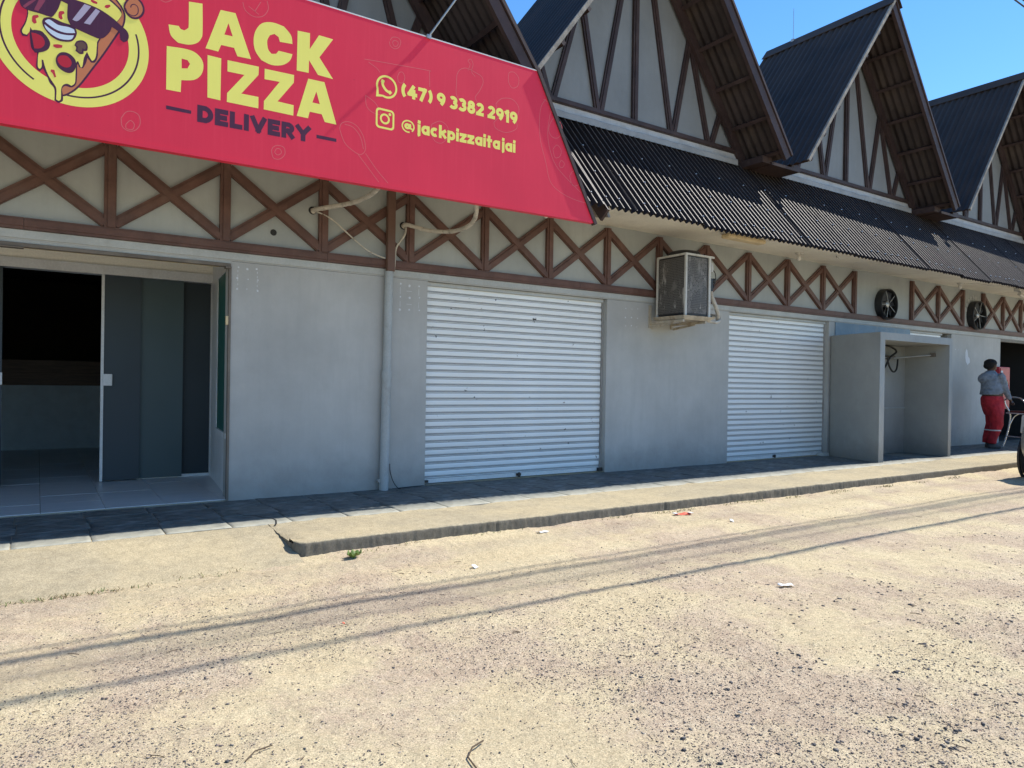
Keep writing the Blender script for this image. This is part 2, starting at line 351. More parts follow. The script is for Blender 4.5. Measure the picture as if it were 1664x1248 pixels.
# ------------------------------------------------------------------ mesh helpers
class MB:
    def __init__(s): s.v = []; s.f = []; s.mi = []
    def add(s, vs, fs, mi=0):
        o = len(s.v); s.v += [tuple(p) for p in vs]
        for f in fs: s.f.append(tuple(o + i for i in f)); s.mi.append(mi)
        return s
    def box(s, x0, x1, y0, y1, z0, z1, mi=0):
        vs = [(x0, y0, z0), (x1, y0, z0), (x1, y1, z0), (x0, y1, z0), (x0, y0, z1), (x1, y0, z1), (x1, y1, z1), (x0, y1, z1)]
        return s.add(vs, [(0, 3, 2, 1), (4, 5, 6, 7), (0, 1, 5, 4), (1, 2, 6, 5), (2, 3, 7, 6), (3, 0, 4, 7)], mi)
    def hexa(s, low, high, mi=0):
        return s.add(list(low) + list(high), [(0, 3, 2, 1), (4, 5, 6, 7), (0, 1, 5, 4), (1, 2, 6, 5), (2, 3, 7, 6), (3, 0, 4, 7)], mi)
    def bar(s, p, q, w, d, nrm, off=0.0, mi=0):
        # bar from p to q; w = width in plane, d = depth along nrm (from p's plane outwards)
        p = Vector(p); q = Vector(q); n = Vector(nrm).normalized(); a = (q - p).normalized(); u = a.cross(n).normalized()
        o = u * off
        L = [p + o - u * w / 2, p + o + u * w / 2, p + o + u * w / 2 + n * d, p + o - u * w / 2 + n * d]
        H = [v + (q - p) for v in L]
        return s.hexa(L, H, mi)
    def tube(s, pts, r, n=8, caps=True, mi=0):
        pts = [Vector(p) for p in pts]; m = len(pts)
        rs = r if isinstance(r, (list, tuple)) else [r] * m
        up = Vector((0, 0, 1)); rings = []
        prev = None
        for i, p in enumerate(pts):
            d = (pts[min(i + 1, m - 1)] - pts[max(i - 1, 0)]).normalized()
            if prev is None:
                u = d.cross(up)
                if u.length < 1e-3: u = d.cross(Vector((1, 0, 0)))
                u.normalize()
            else:
                u = (prev - d * prev.dot(d)).normalized()
            w = d.cross(u); prev = u
            rings.append([p + (u * math.cos(2 * math.pi * k / n) + w * math.sin(2 * math.pi * k / n)) * rs[i] for k in range(n)])
        vs = [v for R in rings for v in R]; fs = []
        for i in range(m - 1):
            for k in range(n):
                a = i * n + k; b = i * n + (k + 1) % n
                fs.append((a, b, b + n, a + n))
        if caps:
            fs.append(tuple(range(n - 1, -1, -1))); fs.append(tuple((m - 1) * n + k for k in range(n)))
        return s.add(vs, fs, mi)
    def ell(s, rows, n=14, ax=Vector((1, 0, 0)), ay=Vector((0, 1, 0))):
        # loft of ellipses: rows = (centre, ra, rb)
        vs = []
        for c, ra, rb in rows:
            c = Vector(c)
            vs += [c + ax * (ra * math.cos(2 * math.pi * k / n)) + ay * (rb * math.sin(2 * math.pi * k / n)) for k in range(n)]
        fs = []
        m = len(rows)
        for i in range(m - 1):
            for k in range(n):
                a = i * n + k; b = i * n + (k + 1) % n
                fs.append((a, b, b + n, a + n))
        fs.append(tuple(range(n - 1, -1, -1))); fs.append(tuple((m - 1) * n + k for k in range(n)))
        return s.add(vs, fs)
    def ball(s, c, r, n=8, m=6, mi=0):
        c = Vector(c); R = r if isinstance(r, (tuple, list)) else (r, r, r)
        vs = [c + Vector((0, 0, -R[2]))]
        for i in range(1, m):
            t = -math.pi / 2 + math.pi * i / m
            for k in range(n):
                a = 2 * math.pi * k / n
                vs.append(c + Vector((R[0] * math.cos(t) * math.cos(a), R[1] * math.cos(t) * math.sin(a), R[2] * math.sin(t))))
        vs.append(c + Vector((0, 0, R[2])))
        fs = []
        for k in range(n):
            fs.append((0, 1 + (k + 1) % n, 1 + k))
            for i in range(m - 2):
                a = 1 + i * n + k; b = 1 + i * n + (k + 1) % n
                fs.append((a, b, b + n, a + n))
            fs.append((1 + (m - 2) * n + k, 1 + (m - 2) * n + (k + 1) % n, len(vs) - 1))
        return s.add(vs, fs, mi)
    def lathe(s, prof, c, axis='Z', n=20, mi=0, close=False):
        c = Vector(c); vs = []
        for r, h in prof:
            for k in range(n):
                a = 2 * math.pi * k / n; x = r * math.cos(a); y = r * math.sin(a)
                vs.append(c + (Vector((x, y, h)) if axis == 'Z' else Vector((x, -h, y)) if axis == 'Y' else Vector((h, x, y))))
        fs = []
        m = len(prof)
        rng_ = m if close else m - 1
        for i in range(rng_):
            j = (i + 1) % m
            for k in range(n):
                fs.append((i * n + k, i * n + (k + 1) % n, j * n + (k + 1) % n, j * n + k))
        return s.add(vs, fs, mi)
    def mesh(s, name, mats, smooth=None):
        me = bpy.data.meshes.new(name)
        me.from_pydata([tuple(v) for v in s.v], [], s.f)
        mats = mats if isinstance(mats, (list, tuple)) else [mats]
        for m in mats: me.materials.append(MATS[m])
        if len(mats) > 1: me.polygons.foreach_set('material_index', s.mi)
        if smooth is not None:
            me.polygons.foreach_set('use_smooth', [True] * len(me.polygons))
            me.set_sharp_from_angle(angle=math.radians(smooth))
        me.update()
        return me

def link(name, me, parent=None, loc=None):
    o = bpy.data.objects.new(name, me)
    COL.objects.link(o)
    if loc is not None: o.location = loc
    if parent is not None:
        o.parent = parent
        o.matrix_parent_inverse = WM[parent.name].inverted()
    WM[o.name] = Matrix.Translation(o.location)
    return o
WM = {}
def obj(name, mb, mat, parent=None, smooth=None, bevel=None, label=None):
    o = link(name, mb.mesh(name, mat, smooth), parent)
    if bevel:
        b = o.modifiers.new('bevel', 'BEVEL'); b.width = bevel; b.segments = 2; b.limit_method = 'ANGLE'; b.angle_limit = math.radians(40)
    if label: o['label'] = label
    return o
def tag(o, label, cat, group=None):
    o['label'] = label; o['category'] = cat
    if group: o['group'] = group
    return o
def struct(o): o['kind'] = 'structure'; return o
def stuff(o): o['kind'] = 'stuff'; return o
def empty(name, loc, label, cat, group=None):
    o = bpy.data.objects.new(name, None); COL.objects.link(o); o.location = loc; o.empty_display_size = 0.2
    WM[o.name] = Matrix.Translation(Vector(loc))
    return tag(o, label, cat, group)
def spline(pts, k=6):
    pts = [Vector(p) for p in pts]; out = []
    n = len(pts)
    for i in range(n - 1):
        p0 = pts[max(i - 1, 0)]; p1 = pts[i]; p2 = pts[i + 1]; p3 = pts[min(i + 2, n - 1)]
        for j in range(k):
            t = j / k
            out.append(0.5 * ((2 * p1) + (p2 - p0) * t + (2 * p0 - 5 * p1 + 4 * p2 - p3) * t * t + (3 * p1 - p0 - 3 * p2 + p3) * t ** 3))
    out.append(pts[-1])
    return out
def grid_mesh(name, P, mat, smooth=True):
    ny, nx, _ = P.shape
    me = bpy.data.meshes.new(name)
    me.vertices.add(nx * ny); me.vertices.foreach_set('co', P.reshape(-1).astype(np.float32))
    i = np.arange(ny - 1)[:, None] * nx + np.arange(nx - 1)[None, :]
    q = np.stack([i, i + 1, i + 1 + nx, i + nx], -1).reshape(-1, 4)
    me.loops.add(q.size); me.loops.foreach_set('vertex_index', q.reshape(-1).astype(np.int32))
    me.polygons.add(len(q)); me.polygons.foreach_set('loop_start', (np.arange(len(q)) * 4).astype(np.int32))
    me.update(calc_edges=True)
    if smooth: me.polygons.foreach_set('use_smooth', np.ones(len(q), bool))
    me.materials.append(MATS[mat]); me.validate()
    return me
def vnoise(x, y, seed=0):
    # cheap value noise on arrays
    xi = np.floor(x).astype(int); yi = np.floor(y).astype(int); xf = x - xi; yf = y - yi
    def h(a, b):
        n = (a * 374761393 + b * 668265263 + seed * 1442695041) & 0x7fffffff
        n = (n ^ (n >> 13)) * 1274126177 & 0x7fffffff
        return ((n ^ (n >> 16)) & 0xffff) / 65535.0
    u = xf * xf * (3 - 2 * xf); v = yf * yf * (3 - 2 * yf)
    return (h(xi, yi) * (1 - u) + h(xi + 1, yi) * u) * (1 - v) + (h(xi, yi + 1) * (1 - u) + h(xi + 1, yi + 1) * u) * v
def fbm(x, y, o=4, seed=0):
    s = 0; a = 0.5; t = 0
    for k in range(o): s = s + a * vnoise(x * 2 ** k, y * 2 ** k, seed + k); t += a; a *= 0.5
    return s / t

# traced outlines of the printed sign, metres in the sign plane (x, z)
LET={'J':[[(0.863,3.766),(0.953,3.779),(0.956,3.585),(0.948,3.531),(0.919,3.489),(0.864,3.462),(0.797,3.458),(0.75,3.497),(0.734,3.568),(0.799,3.576),(0.812,3.558),(0.836,3.555),(0.858,3.576),(0.864,3.605)]],'A':[[(1.075,3.771),(1.178,3.778),(1.292,3.472),(1.195,3.468),(1.171,3.523),(1.082,3.52),(1.063,3.467),(0.977,3.468)],[(1.13,3.691),(1.161,3.604),(1.103,3.601)]],'C':[[(1.595,3.667),(1.583,3.731),(1.528,3.782),(1.443,3.788),(1.367,3.759),(1.322,3.692),(1.308,3.616),(1.321,3.542),(1.366,3.485),(1.443,3.468),(1.524,3.489),(1.578,3.537),(1.596,3.59),(1.492,3.588),(1.474,3.56),(1.44,3.551),(1.414,3.58),(1.407,3.64),(1.426,3.687),(1.459,3.706),(1.49,3.691),(1.5,3.658)]],'K':[[(1.633,3.78),(1.729,3.788),(1.728,3.663),(1.8,3.792),(1.913,3.791),(1.805,3.621),(1.917,3.479),(1.796,3.482),(1.724,3.579),(1.723,3.479),(1.63,3.475)]],'P':[[(0.725,3.415),(0.838,3.427),(0.906,3.42),(0.951,3.384),(0.965,3.333),(0.949,3.269),(0.901,3.222),(0.821,3.201),(0.818,3.116),(0.725,3.113)],[(0.821,3.353),(0.859,3.352),(0.876,3.33),(0.86,3.293),(0.822,3.284)]],'I':[[(0.991,3.423),(1.084,3.423),(1.082,3.119),(0.994,3.12)]],'Z1':[[(1.127,3.422),(1.349,3.431),(1.347,3.369),(1.226,3.202),(1.349,3.206),(1.349,3.121),(1.126,3.118),(1.127,3.182),(1.246,3.344),(1.128,3.34)]],'Z2':[[(1.391,3.427),(1.611,3.435),(1.609,3.375),(1.489,3.205),(1.611,3.204),(1.609,3.124),(1.388,3.123),(1.389,3.185),(1.503,3.356),(1.391,3.349)]],'A2':[[(1.72,3.434),(1.848,3.438),(1.95,3.127),(1.856,3.128),(1.83,3.183),(1.735,3.182),(1.723,3.129),(1.635,3.128)],[(1.785,3.35),(1.814,3.258),(1.755,3.258)]],'bar':[[(0.726,3.003),(0.888,3.002),(0.888,2.978),(0.727,2.977)]],'bar2':[[(1.791,3.016),(1.951,3.016),(1.952,2.99),(1.792,2.989)]]}
DEL=[(0.928,3.057),(0.93,2.932),(1.745,3.067),(1.742,2.948)]
PH=[(2.506,3.598),(2.508,3.47),(3.673,3.605),(3.67,3.488)]
AT=[(2.504,3.31),(2.506,3.188),(3.655,3.35),(3.656,3.231)]
WA=[(2.369,3.625),(2.372,3.429),(2.275,3.508),(2.464,3.534),(2.281,3.43),(2.306,3.47)]
IG=[(2.278,3.34),(2.443,3.342),(2.443,3.181),(2.281,3.179),(2.358,3.263),(2.406,3.311)]
EM=[('crust',[(0.08,3.91),(0.16,3.938),(0.278,3.768),(0.437,3.604),(0.457,3.506),(0.415,3.41),(0.338,3.257),(0.285,3.161),(0.199,3.01),(0.142,2.949),(0.114,2.932),(0.108,2.968),(0.192,3.137),(0.226,3.241),(0.283,3.359),(0.341,3.479),(0.28,3.632),(0.082,3.737)]),('dark',[(-0.122,3.5),(-0.081,3.428),(-0.088,3.353),(-0.114,3.287),(-0.103,3.254),(-0.076,3.258),(-0.066,3.294),(-0.057,3.198),(-0.037,3.17),(-0.024,3.161),(-0.028,3.074),(-0.008,3.053),(0.008,3.077),(0.031,3.029),(0.045,2.993),(0.071,2.959),(0.072,2.886),(0.094,2.874),(0.117,2.893),(0.118,2.93),(0.113,2.969),(0.13,2.993),(0.165,2.992),(0.19,3.021),(0.195,3.084),(0.194,3.165),(0.206,3.134),(0.227,3.132),(0.244,3.171),(0.252,3.207),(0.273,3.182),(0.297,3.191),(0.311,3.236),(0.312,3.292),(0.328,3.358),(0.438,3.521),(0.444,3.585),(0.339,3.657),(0.105,3.745),(-0.168,3.525)]),('cheese',[(-0.114,3.515),(-0.075,3.426),(-0.083,3.348),(-0.104,3.29),(-0.098,3.269),(-0.08,3.267),(-0.066,3.291),(-0.062,3.321),(-0.052,3.305),(-0.003,3.312),(0.025,3.28),(0.031,3.242),(0.015,3.204),(-0.015,3.17),(-0.02,3.109),(-0.018,3.077),(-0.008,3.069),(0.001,3.088),(0.0,3.131),(0.009,3.13),(0.022,3.08),(0.042,3.032),(0.068,2.992),(0.082,2.962),(0.081,2.895),(0.094,2.888),(0.107,2.904),(0.108,2.968),(0.119,2.997),(0.141,3.01),(0.164,3.002),(0.183,3.026),(0.186,3.081),(0.189,3.157),(0.2,3.173),(0.215,3.136),(0.224,3.145),(0.232,3.202),(0.249,3.247),(0.267,3.211),(0.279,3.194),(0.294,3.211),(0.302,3.248),(0.305,3.303),(0.319,3.355),(0.432,3.516),(0.434,3.576),(0.327,3.647),(0.105,3.731),(-0.141,3.533)]),('pink',[(0.269,3.601),(0.304,3.591),(0.304,3.578),(0.281,3.577),(0.266,3.587)]),('pink',[(0.352,3.585),(0.376,3.596),(0.382,3.588),(0.364,3.568),(0.346,3.57)]),('pink',[(0.094,3.467),(0.116,3.475),(0.12,3.461),(0.107,3.447),(0.111,3.425),(0.103,3.416),(0.09,3.425),(0.088,3.448)]),('pink',[(-0.048,3.398),(-0.023,3.409),(-0.017,3.397),(-0.034,3.382),(-0.028,3.358),(-0.039,3.348),(-0.052,3.357),(-0.053,3.38)]),('pink',[(0.062,3.244),(0.087,3.252),(0.112,3.252),(0.11,3.236),(0.082,3.226),(0.062,3.231)]),('pink',[(0.051,3.08),(0.07,3.082),(0.073,3.066),(0.08,3.038),(0.07,3.034),(0.06,3.057),(0.05,3.067)]),('dark',[(0.018,3.404),(0.052,3.414),(0.109,3.401),(0.166,3.394),(0.189,3.367),(0.187,3.332),(0.167,3.296),(0.133,3.28),(0.087,3.277),(0.042,3.298),(0.011,3.336),(0.001,3.366),(0.005,3.39)]),('white',[(0.019,3.385),(0.041,3.398),(0.086,3.377),(0.143,3.379),(0.175,3.373),(0.181,3.351),(0.132,3.338),(0.086,3.341),(0.053,3.354),(0.019,3.375)]),('white',[(0.013,3.36),(0.041,3.341),(0.087,3.324),(0.132,3.324),(0.175,3.334),(0.161,3.305),(0.127,3.292),(0.087,3.292),(0.047,3.31),(0.019,3.338)]),('dark',[(-0.063,3.298),(-0.03,3.311),(0.008,3.302),(0.037,3.27),(0.045,3.239),(0.032,3.202),(-0.001,3.177),(-0.037,3.164),(-0.048,3.214)]),('red',[(-0.056,3.287),(-0.03,3.288),(0.0,3.277),(0.015,3.251),(0.012,3.223),(-0.01,3.199),(-0.04,3.191),(-0.047,3.234)]),('dark',[(0.111,3.207),(0.145,3.209),(0.177,3.187),(0.189,3.157),(0.186,3.122),(0.169,3.091),(0.141,3.08),(0.106,3.092),(0.083,3.116),(0.076,3.151),(0.088,3.187)]),('red',[(0.114,3.187),(0.139,3.188),(0.16,3.166),(0.163,3.14),(0.149,3.119),(0.123,3.113),(0.097,3.126),(0.086,3.153),(0.095,3.176)]),('dark',[(0.19,3.299),(0.219,3.314),(0.242,3.307),(0.253,3.283),(0.249,3.254),(0.23,3.246),(0.229,3.227),(0.208,3.221),(0.184,3.236),(0.188,3.258),(0.178,3.269)]),('brown',[(0.196,3.293),(0.219,3.304),(0.238,3.295),(0.244,3.277),(0.237,3.258),(0.222,3.262),(0.22,3.236),(0.208,3.231),(0.195,3.243),(0.199,3.264),(0.186,3.274)]),('dark',[(-0.128,3.511),(-0.113,3.444),(-0.081,3.424),(-0.015,3.421),(0.035,3.416),(0.057,3.422),(0.085,3.477),(0.101,3.536),(0.138,3.527),(0.136,3.453),(0.143,3.417),(0.166,3.387),(0.224,3.37),(0.283,3.356),(0.319,3.352),(0.349,3.371),(0.378,3.413),(0.39,3.45),(0.433,3.426),(0.44,3.382),(0.461,3.367),(0.483,3.384),(0.491,3.417),(0.479,3.449),(0.445,3.474),(0.389,3.514),(0.317,3.547),(0.234,3.563),(0.164,3.569),(0.084,3.577),(-0.006,3.589)]),('lens',[(-0.065,3.485),(-0.032,3.501),(-0.092,3.431),(-0.103,3.441)]),('lens',[(-0.016,3.513),(0.017,3.513),(-0.021,3.432),(-0.043,3.436)]),('glare',[(0.231,3.555),(0.269,3.55),(0.2,3.438),(0.165,3.434)]),('glare',[(0.296,3.544),(0.32,3.534),(0.265,3.429),(0.229,3.429)]),('darkc',[(0.459,3.611),(0.471,3.649),(0.498,3.686),(0.536,3.691),(0.567,3.672),(0.584,3.628),(0.575,3.582),(0.544,3.548),(0.506,3.541),(0.475,3.563)]),('crust',[(0.468,3.61),(0.48,3.645),(0.504,3.677),(0.536,3.68),(0.56,3.659),(0.573,3.624),(0.563,3.586),(0.537,3.559),(0.506,3.555),(0.478,3.576)])]
SPIRAL=[(0.5,3.613),(0.505,3.632),(0.524,3.641),(0.543,3.626),(0.543,3.587),(0.518,3.562),(0.484,3.57),(0.468,3.6)]
DOO=[[(0.452,2.854),(0.459,2.8),(0.497,2.777),(0.54,2.792),(0.566,2.837),(0.56,2.892),(0.526,2.913),(0.483,2.903),(0.452,2.854)],[(0.481,2.819),(0.484,2.791),(0.521,2.792),(0.531,2.829),(0.508,2.85),(0.481,2.819)],[(1.449,2.821),(1.465,2.774),(1.511,2.774),(1.549,2.817),(1.541,2.867),(1.494,2.874),(1.46,2.852),(1.449,2.821)],[(1.472,2.818),(1.495,2.802),(1.523,2.823),(1.513,2.849),(1.487,2.847),(1.472,2.818)],[(1.228,3.875),(1.247,3.82),(1.307,3.792),(1.374,3.815),(1.411,3.877),(1.402,3.936)],[(1.269,3.857),(1.344,3.818)],[(1.357,3.915),(1.314,3.832)],[(0.682,3.722),(0.715,3.717),(0.754,3.744)],[(2.175,3.705),(2.328,3.72),(2.744,3.758),(2.76,3.744),(2.766,3.622)],[(2.211,3.69),(2.283,3.658),(2.311,3.631)],[(2.467,3.636),(2.485,3.675),(2.514,3.682),(2.533,3.644),(2.515,3.596),(2.477,3.595),(2.467,3.636)],[(2.398,3.918),(2.416,3.948),(2.462,3.958),(2.491,3.935),(2.476,3.883),(2.436,3.859),(2.398,3.875),(2.39,3.907)],[(2.416,3.906),(2.435,3.928),(2.468,3.92),(2.458,3.888),(2.432,3.881),(2.416,3.906)],[(3.027,3.721),(3.03,3.794),(3.066,3.849),(3.129,3.874),(3.214,3.859),(3.279,3.838),(3.297,3.787),(3.26,3.704),(3.218,3.639),(3.24,3.589),(3.221,3.474)],[(3.027,3.721),(3.024,3.63),(3.054,3.582),(3.113,3.56)],[(3.139,3.858),(3.16,3.918),(3.138,3.94),(3.165,3.965),(3.191,3.926),(3.176,3.858),(3.215,3.822)],[(3.566,3.909),(3.577,3.95),(3.634,3.964),(3.681,3.919),(3.67,3.849),(3.613,3.817),(3.572,3.854),(3.566,3.909)],[(1.976,3.103),(1.993,3.148),(2.052,3.172),(2.122,3.15),(2.176,3.078),(2.195,2.981),(2.161,2.932),(2.108,2.939),(2.021,2.997),(1.976,3.103)],[(2.196,2.947),(2.296,2.831),(2.398,2.738)],[(2.134,2.927),(2.234,2.82),(2.316,2.733)],[(2.018,3.145),(2.088,3.135),(2.15,3.072),(2.178,2.978)],[(2.189,3.416),(2.279,3.369),(2.335,3.28)],[(2.189,3.416),(2.199,3.334),(2.244,3.294),(2.316,3.284)],[(2.791,3.309),(2.87,3.352),(2.941,3.323),(2.953,3.244),(2.893,3.169),(2.823,3.173),(2.788,3.237),(2.791,3.309)],[(3.436,3.633),(3.502,3.695),(3.615,3.712),(3.686,3.652),(3.664,3.57),(3.55,3.546),(3.46,3.563),(3.436,3.633)],[(3.417,3.46),(3.505,3.536),(3.642,3.527),(3.666,3.456),(3.553,3.395),(3.44,3.409),(3.417,3.46)],[(4.016,3.825),(3.945,3.73),(3.924,3.588),(3.94,3.396),(4.004,3.212),(4.056,3.043),(4.158,2.961),(4.337,2.909),(4.547,2.89)],[(3.968,3.794),(4.067,3.757),(4.044,3.654),(4.023,3.491),(4.051,3.339),(4.128,3.195),(4.282,3.081),(4.439,2.986)],[(4.046,3.575),(4.094,3.645),(4.169,3.621),(4.196,3.547),(4.147,3.467),(4.073,3.462),(4.035,3.513),(4.046,3.575)],[(4.087,3.346),(4.136,3.395),(4.187,3.355),(4.171,3.292),(4.114,3.272),(4.087,3.346)],[(4.294,3.124),(4.344,3.183),(4.422,3.146),(4.411,3.063),(4.334,3.04),(4.294,3.124)],[(4.165,3.221),(4.192,3.256),(4.228,3.233),(4.208,3.193),(4.173,3.193),(4.165,3.221)]]
# ================================================================== GROUND
YW = 6.72          # facade plane
X0, XE = -5.0, 28.0
def kerb_y(x):
    w = 0.012 * (noise.noise(Vector((x * 1.3, 0, 0))) + 0.6 * noise.noise(Vector((x * 7, 3, 0))) + 0.35 * noise.noise(Vector((x * 25, 5, 0))))
    y = 4.815 + w - 0.0045 * max(0, x - 8)
    if x < 1.54:
        r = 0.07; d = min(r, 1.54 - x)
        y += r - math.sqrt(max(0, r * r - d * d))
    return y
def axis(breaks):
    out = []
    for a, b, st in breaks:
        out += list(np.arange(a, b, st))
    out.append(breaks[-1][1]); return np.array(out)
gx = axis([(-260, -60, 20), (-60, -10, 4), (-10, -1.2, .2), (-1.2, 5, .014), (5, 9, .022), (9, 16, .05), (16, 40, .4), (40, 100, 6), (100, 320, 20)])
gy = axis([(-320, -60, 20), (-60, -6, 3), (-6, 0.6, .3), (0.6, 5.2, .014), (5.2, 7.0, .2), (7, 60, 3), (60, 320, 20)])
GX, GY = np.meshgrid(gx, gy)
def ground_z(x, y):
    z = -0.105 + 0.020 * (fbm(x * 0.7, y * 0.9, 3, 5) - 0.5) + 0.012 * (fbm(x * 3, y * 4, 3, 9) - 0.5) + 0.011 * (fbm(x * 14, y * 14, 3, 13) - 0.5) + 0.007 * (fbm(x * 55, y * 55, 2, 21) - 0.5)
    for yc, a, w in ((3.95, .012, .12), (4.42, .012, .14), (3.05, .008, .15), (3.62, .007, .1)):
        yy = y - (yc + 0.10 * np.sin(x * 0.35 + yc))
        z = z - a * np.exp(-(yy / w) ** 2) + a * .5 * np.exp(-((yy - .16) / .07) ** 2)
    rough = np.clip((x - 1.0) / 3, 0, 1) * np.clip((2.9 - y) / 1.5, 0, 1)
    z = z + rough * (0.030 * (fbm(x * 6, y * 6, 4, 31) - 0.5) + .014 * (fbm(x * 30, y * 30, 3, 33) - .5) * np.clip((fbm(x * 1.7, y * 2.2, 3, 35) - .42) * 6, 0, 1))
    drift = np.clip((y - 4.50) / .28, 0, 1) * np.clip((x - 1.2) / .8, 0, 1)
    z = z + drift * (.014 + .022 * (fbm(x * 1.7, y * 0 + 2.0, 4, 51) - .45))
    return z
near = (GY < 7.0)
GZ = np.where((np.abs(GX) < 45) & (np.abs(GY) < 30), ground_z(GX, GY), -0.105)
GZ = np.where(GY > 4.86, -0.14, GZ)
g = link('ground', grid_mesh('ground', np.stack([GX, GY, GZ], -1), 'sand_ground')); struct(g)
tag(g, 'sandy gravel street with dark pebbles and faint tyre tracks', 'ground'); del g['category']

# concrete ramp in front of the open shop
rx = axis([(-6, -1, .2), (-1, 1.485, .02)]); ry = axis([(4.45, 5.60, .015)])
RX, RY = np.meshgrid(rx, ry)
tt = np.clip((RY - 4.62) / 0.80, 0, 1)
RZ = -0.115 + 0.111 * (tt ** 0.8) + 0.006 * (fbm(RX * 3, RY * 3, 3, 3) - .5) + 0.004 * (fbm(RX * 20, RY * 20, 3, 4) - .5)
RZ = np.where(RY > 5.44, np.minimum(RZ, 0.006 - (RY - 5.50) * 0.11 + 0.010 * (fbm(RX * 5, RY * 5, 4, 8) - .5)) + np.clip((RY - 5.44) / .06, 0, 1) * .002, RZ)
RZ = np.where(RY < 4.56, -0.15, RZ)
g = link('concrete_ramp', grid_mesh('concrete_ramp', np.stack([RX, RY, RZ], -1), 'kerb_concrete'))
g['kind'] = 'structure'; g['label'] = 'sandy concrete ramp rising from the street to the tiles before the open shop'

# kerb and concrete strip of the pavement, skewed height field
kx = axis([(1.47, 9, .012), (9, 16, .05), (16, XE, .25)])
prof = [(-0.012, -0.15), (-0.010, -0.11), (-0.006, -0.085), (-0.005, -0.06), (-0.003, -0.030), (0.000, -0.011), (0.007, -0.003), (0.025, -0.001), (0.09, 0.0)]
ni = 36
KP = np.zeros((len(prof) + ni, len(kx), 3))
for i, x in enumerate(kx):
    y0 = kerb_y(x)
    n1 = noise.noise(Vector((x * 6, 1, 1))); 
    chip = max(0, noise.noise(Vector((x * 4.3, 9, 2))) - .30) * .05
    for j, (dy, z) in enumerate(prof):
        xj = abs((x - .4 + .2 * math.sin(int((x - .4) / 1.9))) % 1.9 - .95); jt = .010 if xj < .008 else 0
        jj = jt + 0.004 * noise.noise(Vector((x * 30, j * 1.7, 0))) + 0.0035 * noise.noise(Vector((x * 60, j * 3.1, 4)))
        KP[j, i] = (x, y0 + dy + jj + chip * (j / 8), z + (0.004 * n1 if j > 3 else 0) )
    ys = y0 + 0.09
    for k in range(ni):
        f = (k + 1) / ni
        y = ys + (5.60 - ys) * f
        z = (min(0, -(y - 5.50) * .11 + .010 * (noise.noise(Vector((x * 5, y * 5, 7))))) + .003 if y > 5.46 else 0) + 0.005 * (noise.noise(Vector((x * 2, y * 2, 0)))) + 0.002 * noise.noise(Vector((x * 25, y * 25, 0)))
        # the old end slumps towards the ramp
        e = max(0, (1.60 - x) / .13); z -= 0.022 * e * e * max(0, 1 - max(0, (y - 5.15)) / .35)
        KP[len(prof) + k, i] = (x, y, z)
pavement = link('pavement', grid_mesh('pavement', KP, 'kerb_concrete')); struct(pavement)
pavement['label'] = 'raised concrete pavement with rough kerb along the shops'
# end face of the pavement strip
mb = MB(); ys = np.linspace(4.878, 5.52, 44)
top = [(1.47 + .008 * noise.noise(Vector((y * 20, 0, 0))), y, -0.020 * max(0, 1 - max(0, (y - 5.15)) / .35)) for y in ys]
vs = []
for p in top: vs += [p, (p[0] - .006 + .008 * noise.noise(Vector((p[1] * 30, 5, 0))), p[1], -0.15)]
mb.add(vs, [(2 * i, 2 * i + 1, 2 * i + 3, 2 * i + 2) for i in range(len(ys) - 1)])
obj('kerb_end', mb, 'kerb_concrete', pavement, smooth=60)
# bed under the tiles
mb = MB().box(X0 - 2, XE, 5.50, 6.95, -0.14, -0.0045)
obj('tile_bed', mb, 'grout', pavement)
# stone tiles, shared meshes
TS = 0.45
tile_meshes = []
for k in range(5):
    r = random.Random(k)
    n = 11; P = np.zeros((n, n, 3)); h = TS / 2 - 0.003
    ax_ = np.concatenate([[-h, -h + .004], np.linspace(-h + .03, h - .03, n - 4), [h - .004, h]])
    for a in range(n):
        for b in range(n):
            u = ax_[b]; v = ax_[a]
            z = 0.003 * noise.noise(Vector((u * 9 + k * 5, v * 9, k))) + 0.003 * abs(math.sin((u * 1.3 + v) * 16 + k))
            edge = (a in (0, n - 1)) or (b in (0, n - 1))
            P[a, b] = (u, v, -0.0035 if edge else z)
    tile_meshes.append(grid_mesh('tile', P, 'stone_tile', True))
row_y = [5.52 + TS / 2, 5.52 + TS * 1.5, 5.52 + TS * 2.5]
for i in range(int((12.0 + 2.3) / TS)):
    for j, y in enumerate(row_y):
        x = -2.16 + TS * i + .02 * (j % 2)
        if j == 2 and False: continue
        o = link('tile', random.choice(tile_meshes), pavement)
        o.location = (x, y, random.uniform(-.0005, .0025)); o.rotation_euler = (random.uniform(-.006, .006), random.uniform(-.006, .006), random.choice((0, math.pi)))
mb = MB().box(12.15, XE, 5.525, 6.9, -0.05, -0.002)
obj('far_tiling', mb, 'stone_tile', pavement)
mb = MB()
cr = [(1.36, 6.05), (1.40, 5.95), (1.47, 5.90), (1.50, 5.80), (1.555, 5.74), (1.56, 5.64), (1.53, 5.52), (1.50, 5.44)]
for (a, b), (c, d) in zip(cr[:-1], cr[1:]): mb.bar((a, b, .0045), (c, d, .0045), .012, .001, (0, 0, 1))
obj('pavement_crack', mb, 'black_rubber', pavement, label='dark crack across the tiles where the ramp meets the pavement')

